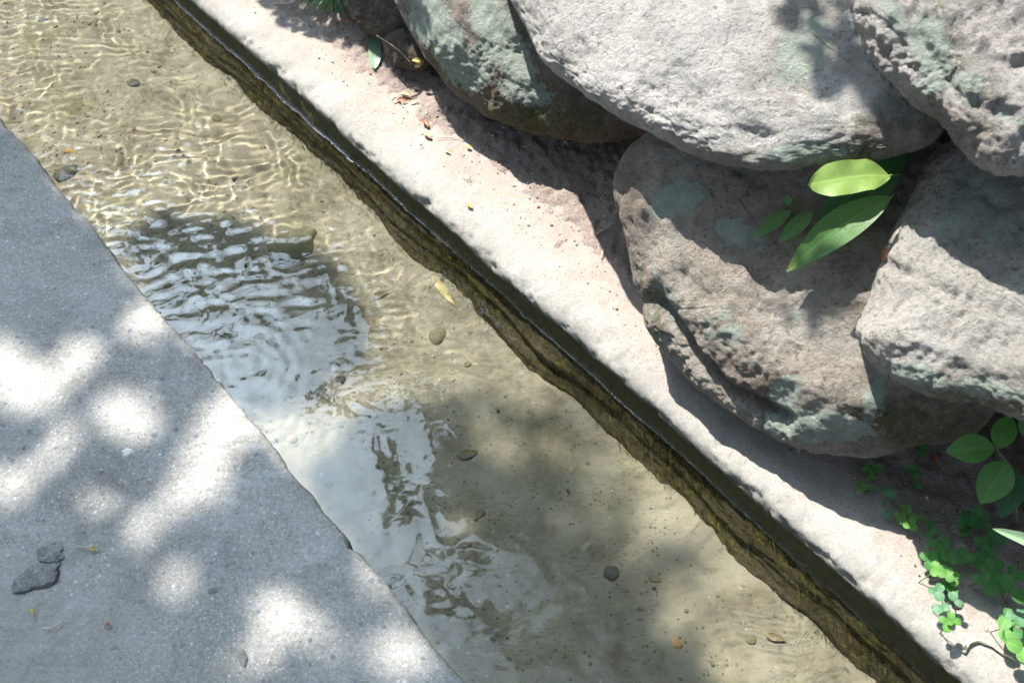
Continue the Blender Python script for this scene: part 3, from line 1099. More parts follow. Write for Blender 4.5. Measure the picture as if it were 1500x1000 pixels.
L_FERN = mat_leaf("glossy_fern_leaf", (0.075, 0.17, 0.04), tip=(0.22, 0.22, 0.07), trans=0.35)
L_LIGHT = mat_leaf("bright_fern_leaf", (0.24, 0.36, 0.09), trans=0.4)
L_DARK = mat_leaf("deep_green_leaf", (0.025, 0.085, 0.025), trans=0.25)
L_BROAD = mat_leaf("broad_green_leaf", (0.075, 0.20, 0.045), trans=0.35)
L_PALE = mat_leaf("pale_strap_leaf", (0.22, 0.33, 0.20), trans=0.2, vein=False)
L_CLOVER = [mat_leaf("clover_leaf_green", (0.065, 0.20, 0.05), trans=0.4, rough=0.6), mat_leaf("clover_leaf_fresh", (0.11, 0.27, 0.055), trans=0.4, rough=0.6), mat_leaf("clover_leaf_bluish", (0.085, 0.20, 0.095), trans=0.3, rough=0.6)]
L_SPIKY = mat_leaf("spiky_tuft_blade", (0.05, 0.16, 0.03), trans=0.35, vein=False)
L_FALLEN = mat_leaf("fallen_grey_green_leaf", (0.17, 0.27, 0.165), trans=0.15)
L_DRY = mat_leaf("dry_tan_leaf", (0.36, 0.27, 0.16), trans=0.2)
L_RED = mat_leaf("dry_russet_leaf", (0.26, 0.10, 0.045), trans=0.2)
L_YEL = mat_leaf("yellow_fallen_leaf", (0.42, 0.33, 0.07), trans=0.25)
L_SUNK = mat_leaf("sunken_brown_leaf", (0.19, 0.145, 0.07), trans=0.1)
M_TWIG = mat_plain("dry_twig_bark", (0.16, 0.11, 0.07), (0.40, 0.32, 0.22), 90)
M_STRAW = mat_plain("bleached_straw", (0.42, 0.35, 0.23), (0.62, 0.54, 0.40), 120)
M_VINE = mat_plain("creeper_stem", (0.10, 0.08, 0.045), (0.20, 0.16, 0.09), 90)
M_STEM = mat_plain("green_stem", (0.07, 0.09, 0.03), (0.14, 0.16, 0.06), 90)

# ------------------------------------------------------------------ strap-leaved fern between the boulders
root = surface(1320, 262, 0.01)[0]
fern = empty("strap_fern", root)
tag(fern, "strap-leaved green fern growing from the crevice between the boulders", 'fern')
def f_at(px, py, lift):
    return surface(px, py, lift)[0]
def toward(px, py, dist):
    return CAM + unit(ray(px, py)) * dist
leaf("frond", toward(1303, 258, 1.62), toward(1184, 270, 1.57), 0.052, L_LIGHT, fern, 'strap', 0.15, 0.10, 0.05, 25, 9, twist=0.35)
leaf("frond", toward(1306, 288, 1.66), toward(1152, 398, 1.66), 0.056, L_FERN, fern, 'lance', 0.18, 0.05, 0.01, 25, 9, bend=0.03)
leaf("frond", f_at(1325, 255, .05), f_at(1228, 338, .025), 0.046, L_DARK, fern, 'lance', 0.2, 0.05)
leaf("frond", f_at(1256, 275, .03), f_at(1200, 336, .012), 0.050, L_DARK, fern, 'oval', 0.2, 0.05)
leaf("frond", f_at(1164, 308, .02), f_at(1103, 351, .018), 0.026, L_FERN, fern, 'oval', 0.15, 0.05)
leaf("frond", f_at(1190, 308, .03), f_at(1138, 355, .026), 0.029, L_FERN, fern, 'oval', 0.15, 0.05)
leaf("frond", f_at(1155, 300, .015), f_at(1158, 286, .02), 0.013, L_FERN, fern, 'round', 0.1, 0.05, rows=9, cols=5)
for a_, b_ in (((1303, 258, 1.62), (1330, 255, 1.74)), ((1306, 288, 1.66), (1328, 268, 1.74)), ):
    A_, B_ = toward(*a_), toward(*b_)
    tube("stalk", curve_pts([A_, (A_ + B_) / 2 + [0, 0, .004], B_], 7), [0.0022] * 7, M_STEM, fern)
o = leaf("dry_leaf", f_at(1203, 325, 0.012), f_at(1212, 342, 0.012), 0.016, L_DRY, None, 'oval', 0.3, 0.1, rows=9, cols=5)
tag(o, "little tan dry leaf caught beneath the strap-leaved fern", 'leaf')

# ------------------------------------------------------------------ broad-leaved plant at the edge
pl = empty("broadleaf_plant", ground(1490, 760))
tag(pl, "small plant with three broad pointed green leaves beside the dark rock", 'plant')
stem = [ground(1490, 770, 0.0), toward(1488, 715, 1.72), toward(1476, 678, 1.68), toward(1458, 655, 1.66)]
tube("stem", curve_pts(stem, 16), np.linspace(0.0028, 0.0014, 16), M_STEM, pl)
leaf("leaf", toward(1458, 656, 1.66), toward(1385, 661, 1.66), 0.046, L_BROAD, pl, 'lance', 0.2, 0.06, 0.01)
leaf("leaf", toward(1461, 656, 1.66), toward(1480, 608, 1.68), 0.038, L_BROAD, pl, 'oval', 0.25, 0.06, 0.01)
leaf("leaf", toward(1476, 676, 1.68), toward(1436, 737, 1.68), 0.054, L_BROAD, pl, 'oval', 0.22, 0.06, 0.01)
leaf("leaf", toward(1492, 690, 1.70), toward(1466, 758, 1.71), 0.042, L_DARK, pl, 'oval', 0.2, 0.06)
leaf("leaf", toward(1500, 640, 1.71), toward(1530, 590, 1.71), 0.042, L_BROAD, pl, 'oval', 0.2, 0.06)

sp = empty("strap_plant", ground(1580, 830))
tag(sp, "pale green folded strap leaf reaching in from the right edge above the clover", 'plant')
leaf("leaf", toward(1590, 830, 1.72), toward(1454, 774, 1.66), 0.030, L_PALE, sp, 'blade', 0.7, 0.05, 0.0, 19, 7)
leaf("leaf", toward(1590, 830, 1.72), toward(1560, 740, 1.62), 0.028, L_PALE, sp, 'blade', 0.6, 0.05, 0.0, 19, 7)
leaf("leaf", toward(1595, 832, 1.72), toward(1660, 790, 1.62), 0.028, L_PALE, sp, 'blade', 0.6, 0.05, 0.0, 19, 7)

# ------------------------------------------------------------------ spiky tuft at the top edge
tf = empty("spiky_tuft", ground(486, -18))
tag(tf, "tuft of narrow bright green blades in the shade at the top edge", 'plant')
c0 = ground(488, -16, 0.015)
for k, (x, y, h) in enumerate([(436, 7, .03), (441, 21, .03), (447, 13, .045), (458, 22, .03), (470, 21, .05), (476, 27, .03), (485, 20, .055), (492, 27, .03), (500, 20, .05), (506, 26, .03), (514, 18, .04), (520, 5, .04), (450, -8, .06), (465, -30, .07), (500, -40, .07), (525, -25, .05), (478, 8, .07), (495, 6, .07), (462, 5, .065), (508, 4, .065)]):
    leaf("blade", c0 + rng.normal(0, 0.006, 3) * [1, 1, 0.3], ground(x, y, h), 0.0105, L_SPIKY, tf, 'blade', 0.3, 0.12, 0.0, 11, 5)

# ------------------------------------------------------------------ creeping clover
def leaflet_data(k):
    rows, cols = 8, 5
    t = np.linspace(0, 1, rows)[:, None]
    u = np.linspace(-1, 1, cols)[None, :]
    w = np.maximum(np.sqrt(np.clip(1 - ((t - 0.56) / np.where(t < 0.56, 0.58, 0.46)) ** 2, 0, 1)), 0.05) * 0.5 * (0.9 + 0.1 * k)
    X = t - 0.07 * (1 - np.abs(u)) * (t > 0.93)
    Y = u * w
    Z = 0.16 * np.abs(u) * w + 0.06 * np.sin(np.pi * t) - 0.03 * t * k
    V = np.stack(np.broadcast_arrays(X, Y, Z), -1).reshape(-1, 3)
    me = bpy.data.meshes.new("leaflet")
    me.from_pydata([tuple(v) for v in V], [], grid_faces(rows, cols).tolist())
    me.polygons.foreach_set("use_smooth", np.ones(len(me.polygons), bool))
    for nm, val in (("along", np.broadcast_to(t, (rows, cols))), ("side", np.abs(np.broadcast_to(u, (rows, cols))))):
        a = me.attributes.new(nm, 'FLOAT', 'POINT')
        a.data.foreach_set("value", np.ascontiguousarray(val, dtype=np.float32).ravel())
    return me


LEAFLET = {}
for mi, mt in enumerate(L_CLOVER):
    for k in range(2):
        me = leaflet_data(k)
        me.materials.append(mt)
        LEAFLET[mi, k] = me


def trefoil(plant, px, py, r, h, tone, count=3, rot=None):
    """a clover leaf: a stalk with its leaflets; r is a leaflet's length in pixels of the photograph"""
    J = ground(px, py, h)
    dist = np.linalg.norm(J - CAM)
    size = 1.04 * r * dist / FPX
    foot = J + np.array([rng.normal(0, 0.008), rng.normal(0.004, 0.008), 0])
    foot[2] = ground_z(foot[0], foot[1])
    o = tube("leaf", curve_pts([foot, (foot + J) / 2 + rng.normal(0, 0.002, 3), J], 6), [0.0008] * 6, M_STEM, plant, 5, loc=None)
    # put the leaf's origin at the joint
    off = J - parent_loc(plant)
    co = np.empty(len(o.data.vertices) * 3, np.float32)
    o.data.vertices.foreach_get("co", co)
    o.data.vertices.foreach_set("co", (co.reshape(-1, 3) - off).astype(np.float32).ravel())
    o.location = tuple(off)
    rot = rng.random() * 6.3 if rot is None else rot
    nrm = unit(np.array([0, 0, 1.0]) + 0.45 * unit(CAM - J) + rng.normal(0, 0.12, 3))
    for k in range(count):
        a = rot + k * 2 * math.pi / 3 + rng.normal(0, 0.12)
        d = np.array([math.cos(a), math.sin(a), 0])
        d = unit(d - nrm * (d @ nrm) + nrm * rng.normal(0.05, 0.12))
        sd = unit(np.cross(nrm, d))
        n2 = np.cross(d, sd)
        l = bpy.data.objects.new("leaflet", LEAFLET[tone, int(rng.integers(2))])
        COL.objects.link(l)
        l.parent = o
        from mathutils import Matrix
        l.rotation_euler = Matrix(np.stack([d, sd, n2], 1).tolist()).to_euler()
        k_ = size * rng.uniform(0.88, 1.1)
        l.scale = (k_, k_, k_)
    return o


def vine(plant, pts, r=0.0011):
    P = [ground(x, y, 0.003 + 0.003 * rng.random()) for x, y in pts]
    tube("stem", curve_pts(P, 8 * len(P), 0.0004), np.linspace(r, r * 0.7, 8 * len(P)), M_VINE, plant, 5)


c1 = empty("creeping_clover", ground(1300, 715))
tag(c1, "creeping clover with tiny leaves along the shadow's edge below the low boulder", 'clover')
vine(c1, [(1240, 665), (1248, 682), (1262, 697), (1290, 712), (1312, 716), (1340, 713), (1375, 722), (1405, 745)])
vine(c1, [(1333, 712), (1338, 692), (1348, 676), (1352, 655)])
for a in [(1272, 688, 8, .02, 1), (1284, 685, 8, .02, 1), (1277, 699, 7, .02, 1), (1263, 713, 9, .02, 1), (1284, 714, 8, .015, 1, 1), (1298, 724, 13, .03, 2, 2), (1340, 641, 12, .05, 0), (1358, 644, 13, .05, 0), (1350, 658, 11, .03, 0), (1337, 688, 11, .025, 0), (1341, 707, 9, .02, 0, 1), (1332, 634, 10, .04, 0, 2)]:
    trefoil(c1, *a)
c2 = empty("creeping_clover", ground(1350, 790))
tag(c2, "creeping clover whose bright leaves trail out of the shade onto the sunny ledge", 'clover')
vine(c2, [(1308, 730), (1318, 745), (1345, 770), (1365, 788), (1378, 815), (1385, 845), (1388, 880), (1392, 905)])
vine(c2, [(1378, 800), (1400, 806), (1425, 815)])
for a in [(1305, 749, 12, .02, 2, 1), (1320, 757, 10, .02, 1), (1328, 745, 9, .02, 1), (1333, 768, 10, .02, 1), (1340, 759, 8, .02, 1), (1362, 764, 12, .02, 0, 2), (1364, 777, 10, .02, 0, 2), (1373, 797, 13, .03, 0), (1384, 794, 11, .035, 0), (1378, 812, 12, .03, 0), (1361, 819, 13, .03, 0), (1390, 815, 12, .04, 0), (1374, 833, 12, .04, 1), (1387, 840, 12, .045, 1), (1396, 845, 11, .04, 1), (1392, 858, 12, .025, 0), (1372, 866, 12, .03, 2), (1398, 880, 12, .035, 2, 2), (1382, 894, 12, .03, 2, 2), (1386, 912, 12, .045, 1), (1395, 908, 11, .05, 1), (1413, 816, 13, .03, 0), (1432, 820, 12, .03, 0)]:
    trefoil(c2, *a)
c3 = empty("creeping_clover", ground(1450, 820))
tag(c3, "creeping clover with the largest round leaves, below the pale strap leaf", 'clover')
vine(c3, [(1408, 748), (1428, 775), (1440, 800), (1455, 835), (1468, 870), (1482, 905), (1496, 945)])
vine(c3, [(1405, 745), (1395, 735), (1380, 724)])
for a in [(1418, 763, 15, .03, 0), (1434, 756, 14, .035, 0), (1438, 768, 13, .03, 0), (1412, 775, 11, .02, 0, 2), (1440, 796, 13, .03, 0), (1455, 788, 14, .03, 0), (1446, 808, 12, .03, 0), (1448, 830, 14, .035, 0), (1460, 832, 13, .03, 0), (1440, 848, 14, .035, 0), (1441, 862, 15, .035, 0, 1), (1458, 856, 14, .04, 0), (1480, 864, 22, .05, 0, 2), (1487, 842, 14, .03, 0), (1466, 920, 18, .045, 1, 2), (1480, 925, 15, .04, 0), (1490, 903, 13, .035, 2), (1498, 950, 19, .05, 1, 2), (1476, 905, 13, .03, 0)]:
    trefoil(c3, *a)

# ------------------------------------------------------------------ fallen leaves, twigs and straw
o = leaf("fallen_leaf", ground(549, 42, 0.012), ground(549, 101, 0.006), 0.030, L_FALLEN, None, 'strap', 0.12, 0.02, 0.0, 21, 7, up=(0.05, -0.2, 1))
tag(o, "grey-green fallen leaf with its tip in the sun, lying by the brown stones", 'leaf')
o2 = tube("stalk", curve_pts([ground(548, 33, 0.013), ground(549, 44, 0.013)], 5), [0.001] * 5, M_STEM, o)
LITTER = [("dry_leaf", (582, 149), (597, 150), .012, L_RED, "rusty dry leaf in the litter pile under the lichen-crusted boulder"),
          ("dry_leaf", (588, 138), (604, 144), .014, L_DRY, "tan curled leaf in the litter pile under the lichen-crusted boulder"),
          ("dry_leaf", (574, 152), (584, 146), .008, L_DRY, "tiny tan leaf scrap at the end of the litter pile nearest the channel"),
          ("dry_leaf", (620, 178), (628, 190), .012, L_RED, "russet leaf scrap at the tip of the boulder's shadow"),
          ("dry_leaf", (622, 196), (632, 206), .014, L_DRY, "pale tan leaf lying just outside the boulder's shadow"),
          ("dry_leaf", (604, 88), (622, 92), .012, L_YEL, "yellow curled leaf against the lichen-crusted boulder"),
          ("dry_leaf", (608, 97), (620, 94), .013, L_DRY, "cream dry leaf under the yellow curled leaf"),
          ("dry_leaf", (505, 35), (517, 33), .012, L_RED, "small rust-red leaf in the shade beside the spiky tuft"),
          ("dry_leaf", (600, 152), (611, 148), .010, L_DRY, "tan leaf flake at the boulder end of the litter pile"),
          ("dry_leaf", (606, 130), (615, 134), .009, L_SUNK, "dark brown leaf scrap just above the litter pile"),
          ("dry_leaf", (652, 222), (660, 226), .008, L_DRY, "pale crumb of leaf below the russet scrap"),
          ("dry_leaf", (684, 216), (690, 221), .010, L_YEL, "ochre leaf scrap inside the lichen-crusted boulder's shadow"),
          ("dry_leaf", (685, 300), (691, 308), .010, L_YEL, "yellow-green leaf speck alone on the sunny ledge"),
          ("dry_leaf", (1362, 668), (1372, 682), .014, L_RED, "reddish dry leaf on dark soil under the upper clover"),
          ("dry_leaf", (1496, 840), (1502, 848), .012, L_YEL, "small yellow leaf among the clover at the right edge"),
          ("dry_leaf", (1296, 386), (1301, 366), .012, L_RED, "brown scrap wedged against the wedge-shaped boulder's edge"),
          ("dry_leaf", (132, 805), (146, 806), .007, L_YEL, "ochre fleck at the end of the straw on the paving"),
          ("dry_leaf", (47, 892), (51, 902), .006, L_YEL, "tiny orange fleck on the sandy part of the paving"),
          ("dry_leaf", (157, 914), (163, 918), .007, L_RED, "tiny red fleck on the paving near the lower left")]
for nm, a_, b_, w_, mt, lb in LITTER:
    A_, B_ = surface(*a_, 0.004)[0], surface(*b_, 0.006)[0]
    o = leaf(nm, A_, B_, w_, mt, None, 'oval', 0.5, 0.15, 0.05, 9, 5)
    tag(o, lb, 'leaf')
for pts, r, mt, lb, nm in [
        ([(585, 141), (600, 144), (613, 139)], .0022, M_STRAW, "short pale twig lying across the litter pile", "twig"),
        ([(578, 142), (590, 155), (597, 166)], .0012, M_STRAW, "thin straw sticking out of the litter pile", "straw"),
        ([(553, 50), (575, 66), (590, 78), (604, 92)], .0016, M_TWIG, "reddish twig between the fallen green leaf and the lichen-crusted boulder", "twig"),
        ([(640, 205), (665, 203), (690, 210)], .0009, M_TWIG, "thin dark rootlet crossing the boulder's shadow", "rootlet"),
        ([(677, 262), (690, 268), (684, 250)], .0009, M_TWIG, "tiny branched twig on the sunny ledge", "twig"),
        ([(1192, 48), (1215, 70), (1250, 98), (1290, 125), (1328, 158)], .0009, M_TWIG, "long brown pine needle lying on the pale boulder", "pine needle"),
        ([(1410, 957), (1416, 944), (1430, 938), (1448, 945), (1465, 957), (1484, 968)], .0030, M_STRAW, "curved bleached twig lying on the sunny ledge below the clover", "twig"),
        ([(111, 801), (128, 803), (145, 805)], .0012, M_STRAW, "short piece of straw lying on the paving", "straw"),
        ([(65, 922), (78, 921), (94, 912)], .0018, M_STRAW, "bent pale twig on the sandy part of the paving", "twig"),
        ([(400, 8), (412, 7), (424, 8)], .0016, M_STRAW, "pale twig in the shade left of the spiky tuft", "twig"),
        ([(875, 345), (885, 338), (892, 333)], .0016, M_STRAW, "short bleached straw on the sunny soil by the low boulder", "straw"),
        ([(880, 380), (884, 366)], .0016, M_STRAW, "upright-looking straw bit on the soil beside the low boulder's left end", "straw"),
        ([(1000, 548), (1008, 560), (1011, 577)], .0012, M_TWIG, "brown rootlet hanging at the low boulder's foot", "rootlet")]:
    P = [surface(x, y, r + 0.0035)[0] for x, y in pts]
    o = tube(nm.replace(' ', '_'), curve_pts(P, 6 * len(P), 0.0003), np.linspace(r, r * 0.6, 6 * len(P)), mt)
    tag(o, lb, nm)


# ------------------------------------------------------------------ stones
def stone_data(k, level=3):
    V, F = ico(level)
    V = V * (1 + 0.22 * fbm(V, 0.9, 3, 0.5, 60 + k)[:, None])
    me = bpy.data.meshes.new("stone")
    me.from_pydata([tuple(v) for v in V], [], F.tolist())
    me.polygons.foreach_set("use_smooth", np.ones(len(me.polygons), bool))
    return me


S_MATS = [mat_plain("olive_stone", (0.11, 0.10, 0.05), (0.26, 0.24, 0.15), 60), mat_plain("tan_stone", (0.26, 0.20, 0.12), (0.44, 0.37, 0.26), 60), mat_plain("dark_stone", (0.065, 0.06, 0.048), (0.16, 0.145, 0.115), 60),
          mat_plain("orange_stone", (0.34, 0.19, 0.07), (0.50, 0.32, 0.14), 60), mat_plain("blue_grey_stone", (0.12, 0.13, 0.145), (0.24, 0.25, 0.27), 60), mat_plain("white_stone", (0.48, 0.47, 0.43), (0.66, 0.65, 0.61), 60)]
STONES = {}


def stone(name, P, size, mi, rotz=None, flat=0.55):
    k = int(rng.integers(4))
    if (mi, k) not in STONES:
        me = stone_data(k)
        me.materials.append(S_MATS[mi])
        STONES[mi, k] = me
    o = bpy.data.objects.new(name, STONES[mi, k])
    o.location = tuple(P)
    o.rotation_euler = (rng.normal(0, 0.15), rng.normal(0, 0.15), rng.random() * 6.3 if rotz is None else rotz)
    o.scale = (size, size * rng.uniform(0.65, 0.9), size * flat)
    COL.objects.link(o)
    return receiver(o)


PXM = 1.78 / FPX
for (x, y, r, mi, lb) in [
        (432, 358, 44, 0, "large olive rounded stone lying on the bed at the edge of the shaded patch"),
        (96, 254, 24, 2, "dark stone on the bed against the paving near the top left"),
        (960, 848, 9, 0, "round tan pebble standing out on the shaded bed"),
        (991, 942, 8, 3, "orange pebble on the bed near the bottom"),
        (425, 640, 10, 1, "pale tan flat stone on the bed beside the paving edge"),
        (858, 800, 9, 1, "tan pebble beside the small sky glint on the shaded bed"),
        (686, 795, 7, 1, "cream pebble by the sunny spot in the shaded bed"),
        (704, 752, 8, 0, "olive oblong stone above the sunny spot in the shaded bed"),
        (640, 492, 16, 0, "flat olive stone on the sunny bed below the sunken yellow leaf"),
        (556, 432, 8, 2, "black lump on the sunny bed right of the shaded patch"),
        (490, 538, 7, 5, "white pebble at the lower end of the shaded patch"),
        (498, 554, 9, 2, "black pebble next to the white one on the bed"),
        (315, 172, 12, 0, "brown stone in the middle of the rippled upstream bed"),
        (196, 124, 14, 2, "dark flat stone on the upstream bed"),
        (102, 222, 9, 3, "reddish brown pebble on the upstream bed by the paving"),
        (62, 30, 10, 4, "blue-grey pebble at the top left of the bed"),
        (895, 838, 12, 2, "dark leaf-shaped stone on the lower shaded bed")]:
    P = bed_at(x, y)
    o = stone("stone", P, r * PXM * 1.1, mi, flat=0.45)
    tag(o, lb, 'stone')
pe = np.random.default_rng(21)
ACROSS = (("hard by the paving", 0.33), ("in mid channel", 0.53), ("towards the algae wall", 0.72))
ALONG = (("at the upstream end", 2.35, (4, 1, 0)), ("just above the ruffled shaded patch", 1.62, (1, 2, 1)), ("between the two shaded patches", 1.02, (2, 1, 0)), ("in the long shaded reach", 0.62, (1, 0, 1)), ("by the bottom edge", 0.22, (0, 1, 0)))
TONE = {0: "olive", 1: "tan", 2: "dark brown", 4: "blue-grey"}
for al, s0, cols in ALONG:
    for (ac, n0), mi in zip(ACROSS, cols):
        s_, n_ = s0 + pe.normal(0, 0.06), n0 + pe.normal(0, 0.02)
        P = ch(s_, n_, Z_BED + bed_sn(s_, n_))
        q = to_px(P)
        if not (0 < q[0] < 1500 and 0 < q[1] < 1000):
            continue
        o = stone("pebble", P, pe.uniform(0.006, 0.010), mi, flat=0.5)
        tag(o, "small %s pebble on the bed %s, %s" % (TONE[mi], ac, al), 'pebble', "pebbles on the channel bed")
# gravel too fine to tell apart
def gravel(name, count, place, lo, hi, mats, label, level=1):
    V0, F0 = ico(level)
    Vs, Fs, mi = [], [], []
    for k in range(count):
        P = place()
        if P is None:
            continue
        r = lo * (hi / lo) ** (rng.random() ** 1.7)
        V = V0 * (1 + 0.3 * rng.normal(size=(len(V0), 1)) * 0.5) * [r, r * rng.uniform(.6, 1), r * rng.uniform(.35, .7)]
        a = rng.random() * 6.3
        V = V @ np.array([[math.cos(a), -math.sin(a), 0], [math.sin(a), math.cos(a), 0], [0, 0, 1]])
        Fs.append(F0 + len(Vs) * len(V0))
        Vs.append(V + P)
        mi.append(np.full(len(F0), rng.integers(len(mats))))
    o = mesh_obj(name, np.concatenate(Vs), np.concatenate(Fs), None)
    for m_ in mats:
        o.data.materials.append(m_)
    o.data.polygons.foreach_set("material_index", np.concatenate(mi).astype(np.int32))
    tag(o, label, kind='stuff')
    return receiver(o)


def bed_place():
    s_, n_ = rng.uniform(-0.2, 3.0), rng.uniform(N_NEAR, 0.83)
    if perlin(np.array([s_ * 7, n_ * 9, 1.7])) < rng.normal(0.02, 0.12):
        return None
    dens = 0.25 + 0.75 / (1 + math.exp(-(s_ - 1.35) / 0.12)) * (1.0 if n_ < 0.62 else 0.35)
    if rng.random() > dens:
        return None
    return ch(s_, n_, Z_BED + bed_sn(s_, n_))


gravel("gravel", 6000, bed_place, 0.0013, 0.0065, [S_MATS[0], S_MATS[1], S_MATS[0], S_MATS[0], S_MATS[2]], "fine gravel strewn over the sandy channel bed")


def soil_place():
    s_, n_ = rng.uniform(-0.3, 2.6), 0.95 + 0.4 * rng.random()
    z_ = ground_sn(s_, n_)
    return ch(s_, n_, z_)


gravel("soil_crumbs", 2600, soil_place, 0.0010, 0.0045, [mat_plain("soil_crumb", (0.14, 0.11, 0.085), (0.34, 0.28, 0.24), 90), M_STRAW, mat_plain("soil_crumb_dark", (0.05, 0.04, 0.03), (0.14, 0.11, 0.09), 90), mat_plain("soil_crumb_mid", (0.18, 0.14, 0.12), (0.36, 0.30, 0.26), 90)], "loose crumbs of soil on the ledge")

def mat_set():
    m = NT("worn_grey_stone")
    p = m.pos()
    c = m.ramp(m.noise(p, 38, 6, 0.72), [(0.36, (0.11, 0.11, 0.11)), (0.5, (0.235, 0.23, 0.22)), (0.60, (0.36, 0.35, 0.325))])
    g = m.noise(p, 260, 4, 0.75)
    c = m.mix(0.5, c, m.ramp(g, [(0.3, (0.07, 0.068, 0.064)), (0.5, (0.24, 0.235, 0.22)), (0.75, (0.48, 0.465, 0.435))]))
    m.principled(c, 0.92, m.bump(m.math('ADD', g, m.noise(p, 80, 5, 0.7)), 0.8, 0.004), 0.2)
    return m.m


M_SET = mat_set()


def set_stone(x, y, rx, ry, rot, mat, seed, sink=0.6):
    """an angular stone bedded in the paving, only its worn top showing"""
    V, F = ico(4)
    U = V * (1 + 0.35 * fbm(V, 1.1, 2, 0.5, seed)[:, None] + 0.26 * fbm(V, 0.5, 5, 0.65, seed + 1)[:, None])
    a = math.radians(rot)
    U = np.stack([U[:, 0] * rx * math.cos(a) - U[:, 1] * ry * math.sin(a), U[:, 0] * rx * math.sin(a) + U[:, 1] * ry * math.cos(a), U[:, 2] * ry * 0.24], -1) * PXM
    P = at(x, y, 0.0)
    P[2] -= sink * ry * 0.24 * PXM
    return mesh_obj("paving_stone", U + P, F, mat, None, True, loc=P)


for k, (x, y, rx, ry, rot, mt, lb) in enumerate([(50, 845, 26, 17, 20, M_SET, "dark blue-grey stone set in the paving near the left edge"), (74, 812, 17, 14, -10, M_SET, "smaller grey stone set above the dark one in the paving"), 
                           (92, 642, 5, 4, 0, M_SET, "blue-grey pebble set in the sunny paving hump"), (310, 864, 7, 6, 0, M_SET, "dark pebble set in the lower middle of the paving"), (186, 662, 9, 6, 0, S_MATS[5], "pale flat chip set in the paving"), (355, 962, 12, 5, -70, M_SET, "long grey stone lying in a groove of the paving")]):
    o = set_stone(x, y, rx, ry, rot, mt, 80 + k)
    tag(o, lb, 'stone')

# sunken leaves
for a_, b_, w_, mt, lb in [((632, 404), (667, 450), .018, L_YEL, "long yellow leaf sunk on the bed along the algae-covered wall"), ((668, 668), (700, 662), .02, L_SUNK, "brown leaf sunk at the upper end of the long shaded bed"), ((545, 440), (570, 428), .012, L_SUNK, "dark sunken leaf on the sunny bed"), ((500, 128), (520, 150), .012, L_SUNK, "small brown sunken leaf by the upstream wall"), ((1120, 930), (1150, 938), .014, L_SUNK, "brown sunken leaf on the sunny bed near the bottom")]:
    o = leaf("sunken_leaf", bed_at(*a_, 0.006), bed_at(*b_, 0.008), w_, mt, None, 'lance', 0.1, 0.01, 0.06, 11, 5)
    tag(o, lb, 'leaf')
    receiver(o)


def litter():
    V, F, mi = [], [], []
    r = np.random.default_rng(51)
    for k in range(420):
        s_ = r.uniform(-0.3, 2.5)
        n_ = 0.95 + abs(r.normal(0.14, 0.09)) if k % 4 else N_NEAR - 0.02 - abs(r.normal(0, 0.5))
        g = ground_sn(s_, n_) if n_ > 0.9 else 0.001
        P = ch(s_, n_, g + 0.0015)
        a = r.random() * 6.3
        L, w = r.uniform(0.003, 0.012), r.uniform(0.0008, 0.004)
        if n_ < 0.9:
            L, w = L * 0.45, w * 0.5
        d = np.array([math.cos(a), math.sin(a), r.normal(0, 0.15)])
        sd = np.array([-math.sin(a), math.cos(a), r.normal(0, 0.25)])
        b = len(V)
        V += [P - d * L / 2, P + sd * w / 2 + [0, 0, .001], P + d * L / 2 + [0, 0, .001], P - sd * w / 2, P + [0, 0, -0.0006]]
        F += [(b, b + 1, b + 4), (b + 1, b + 2, b + 4), (b + 2, b + 3, b + 4), (b + 3, b, b + 4)]
        mi += [int(r.choice([0, 0, 1, 2]))] * 4
    o = mesh_obj("leaf_litter", np.array(V), np.array(F), None, smooth=False)
    for m_ in (L_DRY, L_RED, M_STRAW):
        o.data.materials.append(m_)
    o.data.polygons.foreach_set("material_index", np.array(mi, np.int32))
    tag(o, "fine scraps of dry leaf and straw strewn over soil and paving", kind='stuff')


litter()


# ------------------------------------------------------------------ algae strands on the far wall
def strands():
    V, F, mi = [], [], []
    r = np.random.default_rng(31)
    for k in range(5200):
        s_ = r.uniform(-0.25, 2.6)
        z_ = -0.095 - 0.115 * r.random() ** 0.8
        w_ = WALL_LUT[_cell(s_, 0.5)[0]]
        off = np.interp(-z_, [0.09, 0.11, 0.15, 0.19, 0.21], [0.0, 0.004, 0.017, 0.031, 0.042])
        P = ch(s_, w_ - off + r.normal(0, 0.003), z_)
        d = unit(-CD * r.uniform(0.5, 1) + np.array([0, 0, -r.uniform(0.0, 0.35)]) - CN * r.uniform(0.0, 0.3))
        L = r.uniform(0.006, 0.018)
        sd = unit(np.cross(d, CN + r.normal(0, 0.3, 3)))
        w = r.uniform(0.0004, 0.0011)
        b = len(V)
        for t, ww in ((0, 1), (0.5, 0.8), (1, 0.1)):
            c = P + d * L * t - CN * 0.004 * t * t + np.array([0, 0, -0.004 * t * t])
            V += [c - sd * w * ww, c + sd * w * ww]
        F += [(b, b + 1, b + 3, b + 2), (b + 2, b + 3, b + 5, b + 4)]
        p = perlin(np.array([s_ * 5, z_ * 20, 3.3]))
        mi += [int(p > 0.02) if r.random() < 0.8 else 2] * 2
    o = mesh_obj("algae", np.array(V), np.array(F))
    for c0_, c1_, nm in (((0.032, 0.027, 0.009), (0.095, 0.077, 0.023), "algae_brown"), ((0.085, 0.075, 0.014), (0.20, 0.17, 0.035), "algae_yellow"), ((0.02, 0.022, 0.008), (0.07, 0.07, 0.02), "algae_dark")):
        o.data.materials.append(mat_plain(nm, c0_, c1_, 80))
    o.data.polygons.foreach_set("material_index", np.array(mi, np.int32))
    tag(o, "olive and yellow algae strands on the far channel wall", kind='stuff')
    receiver(o)


strands()


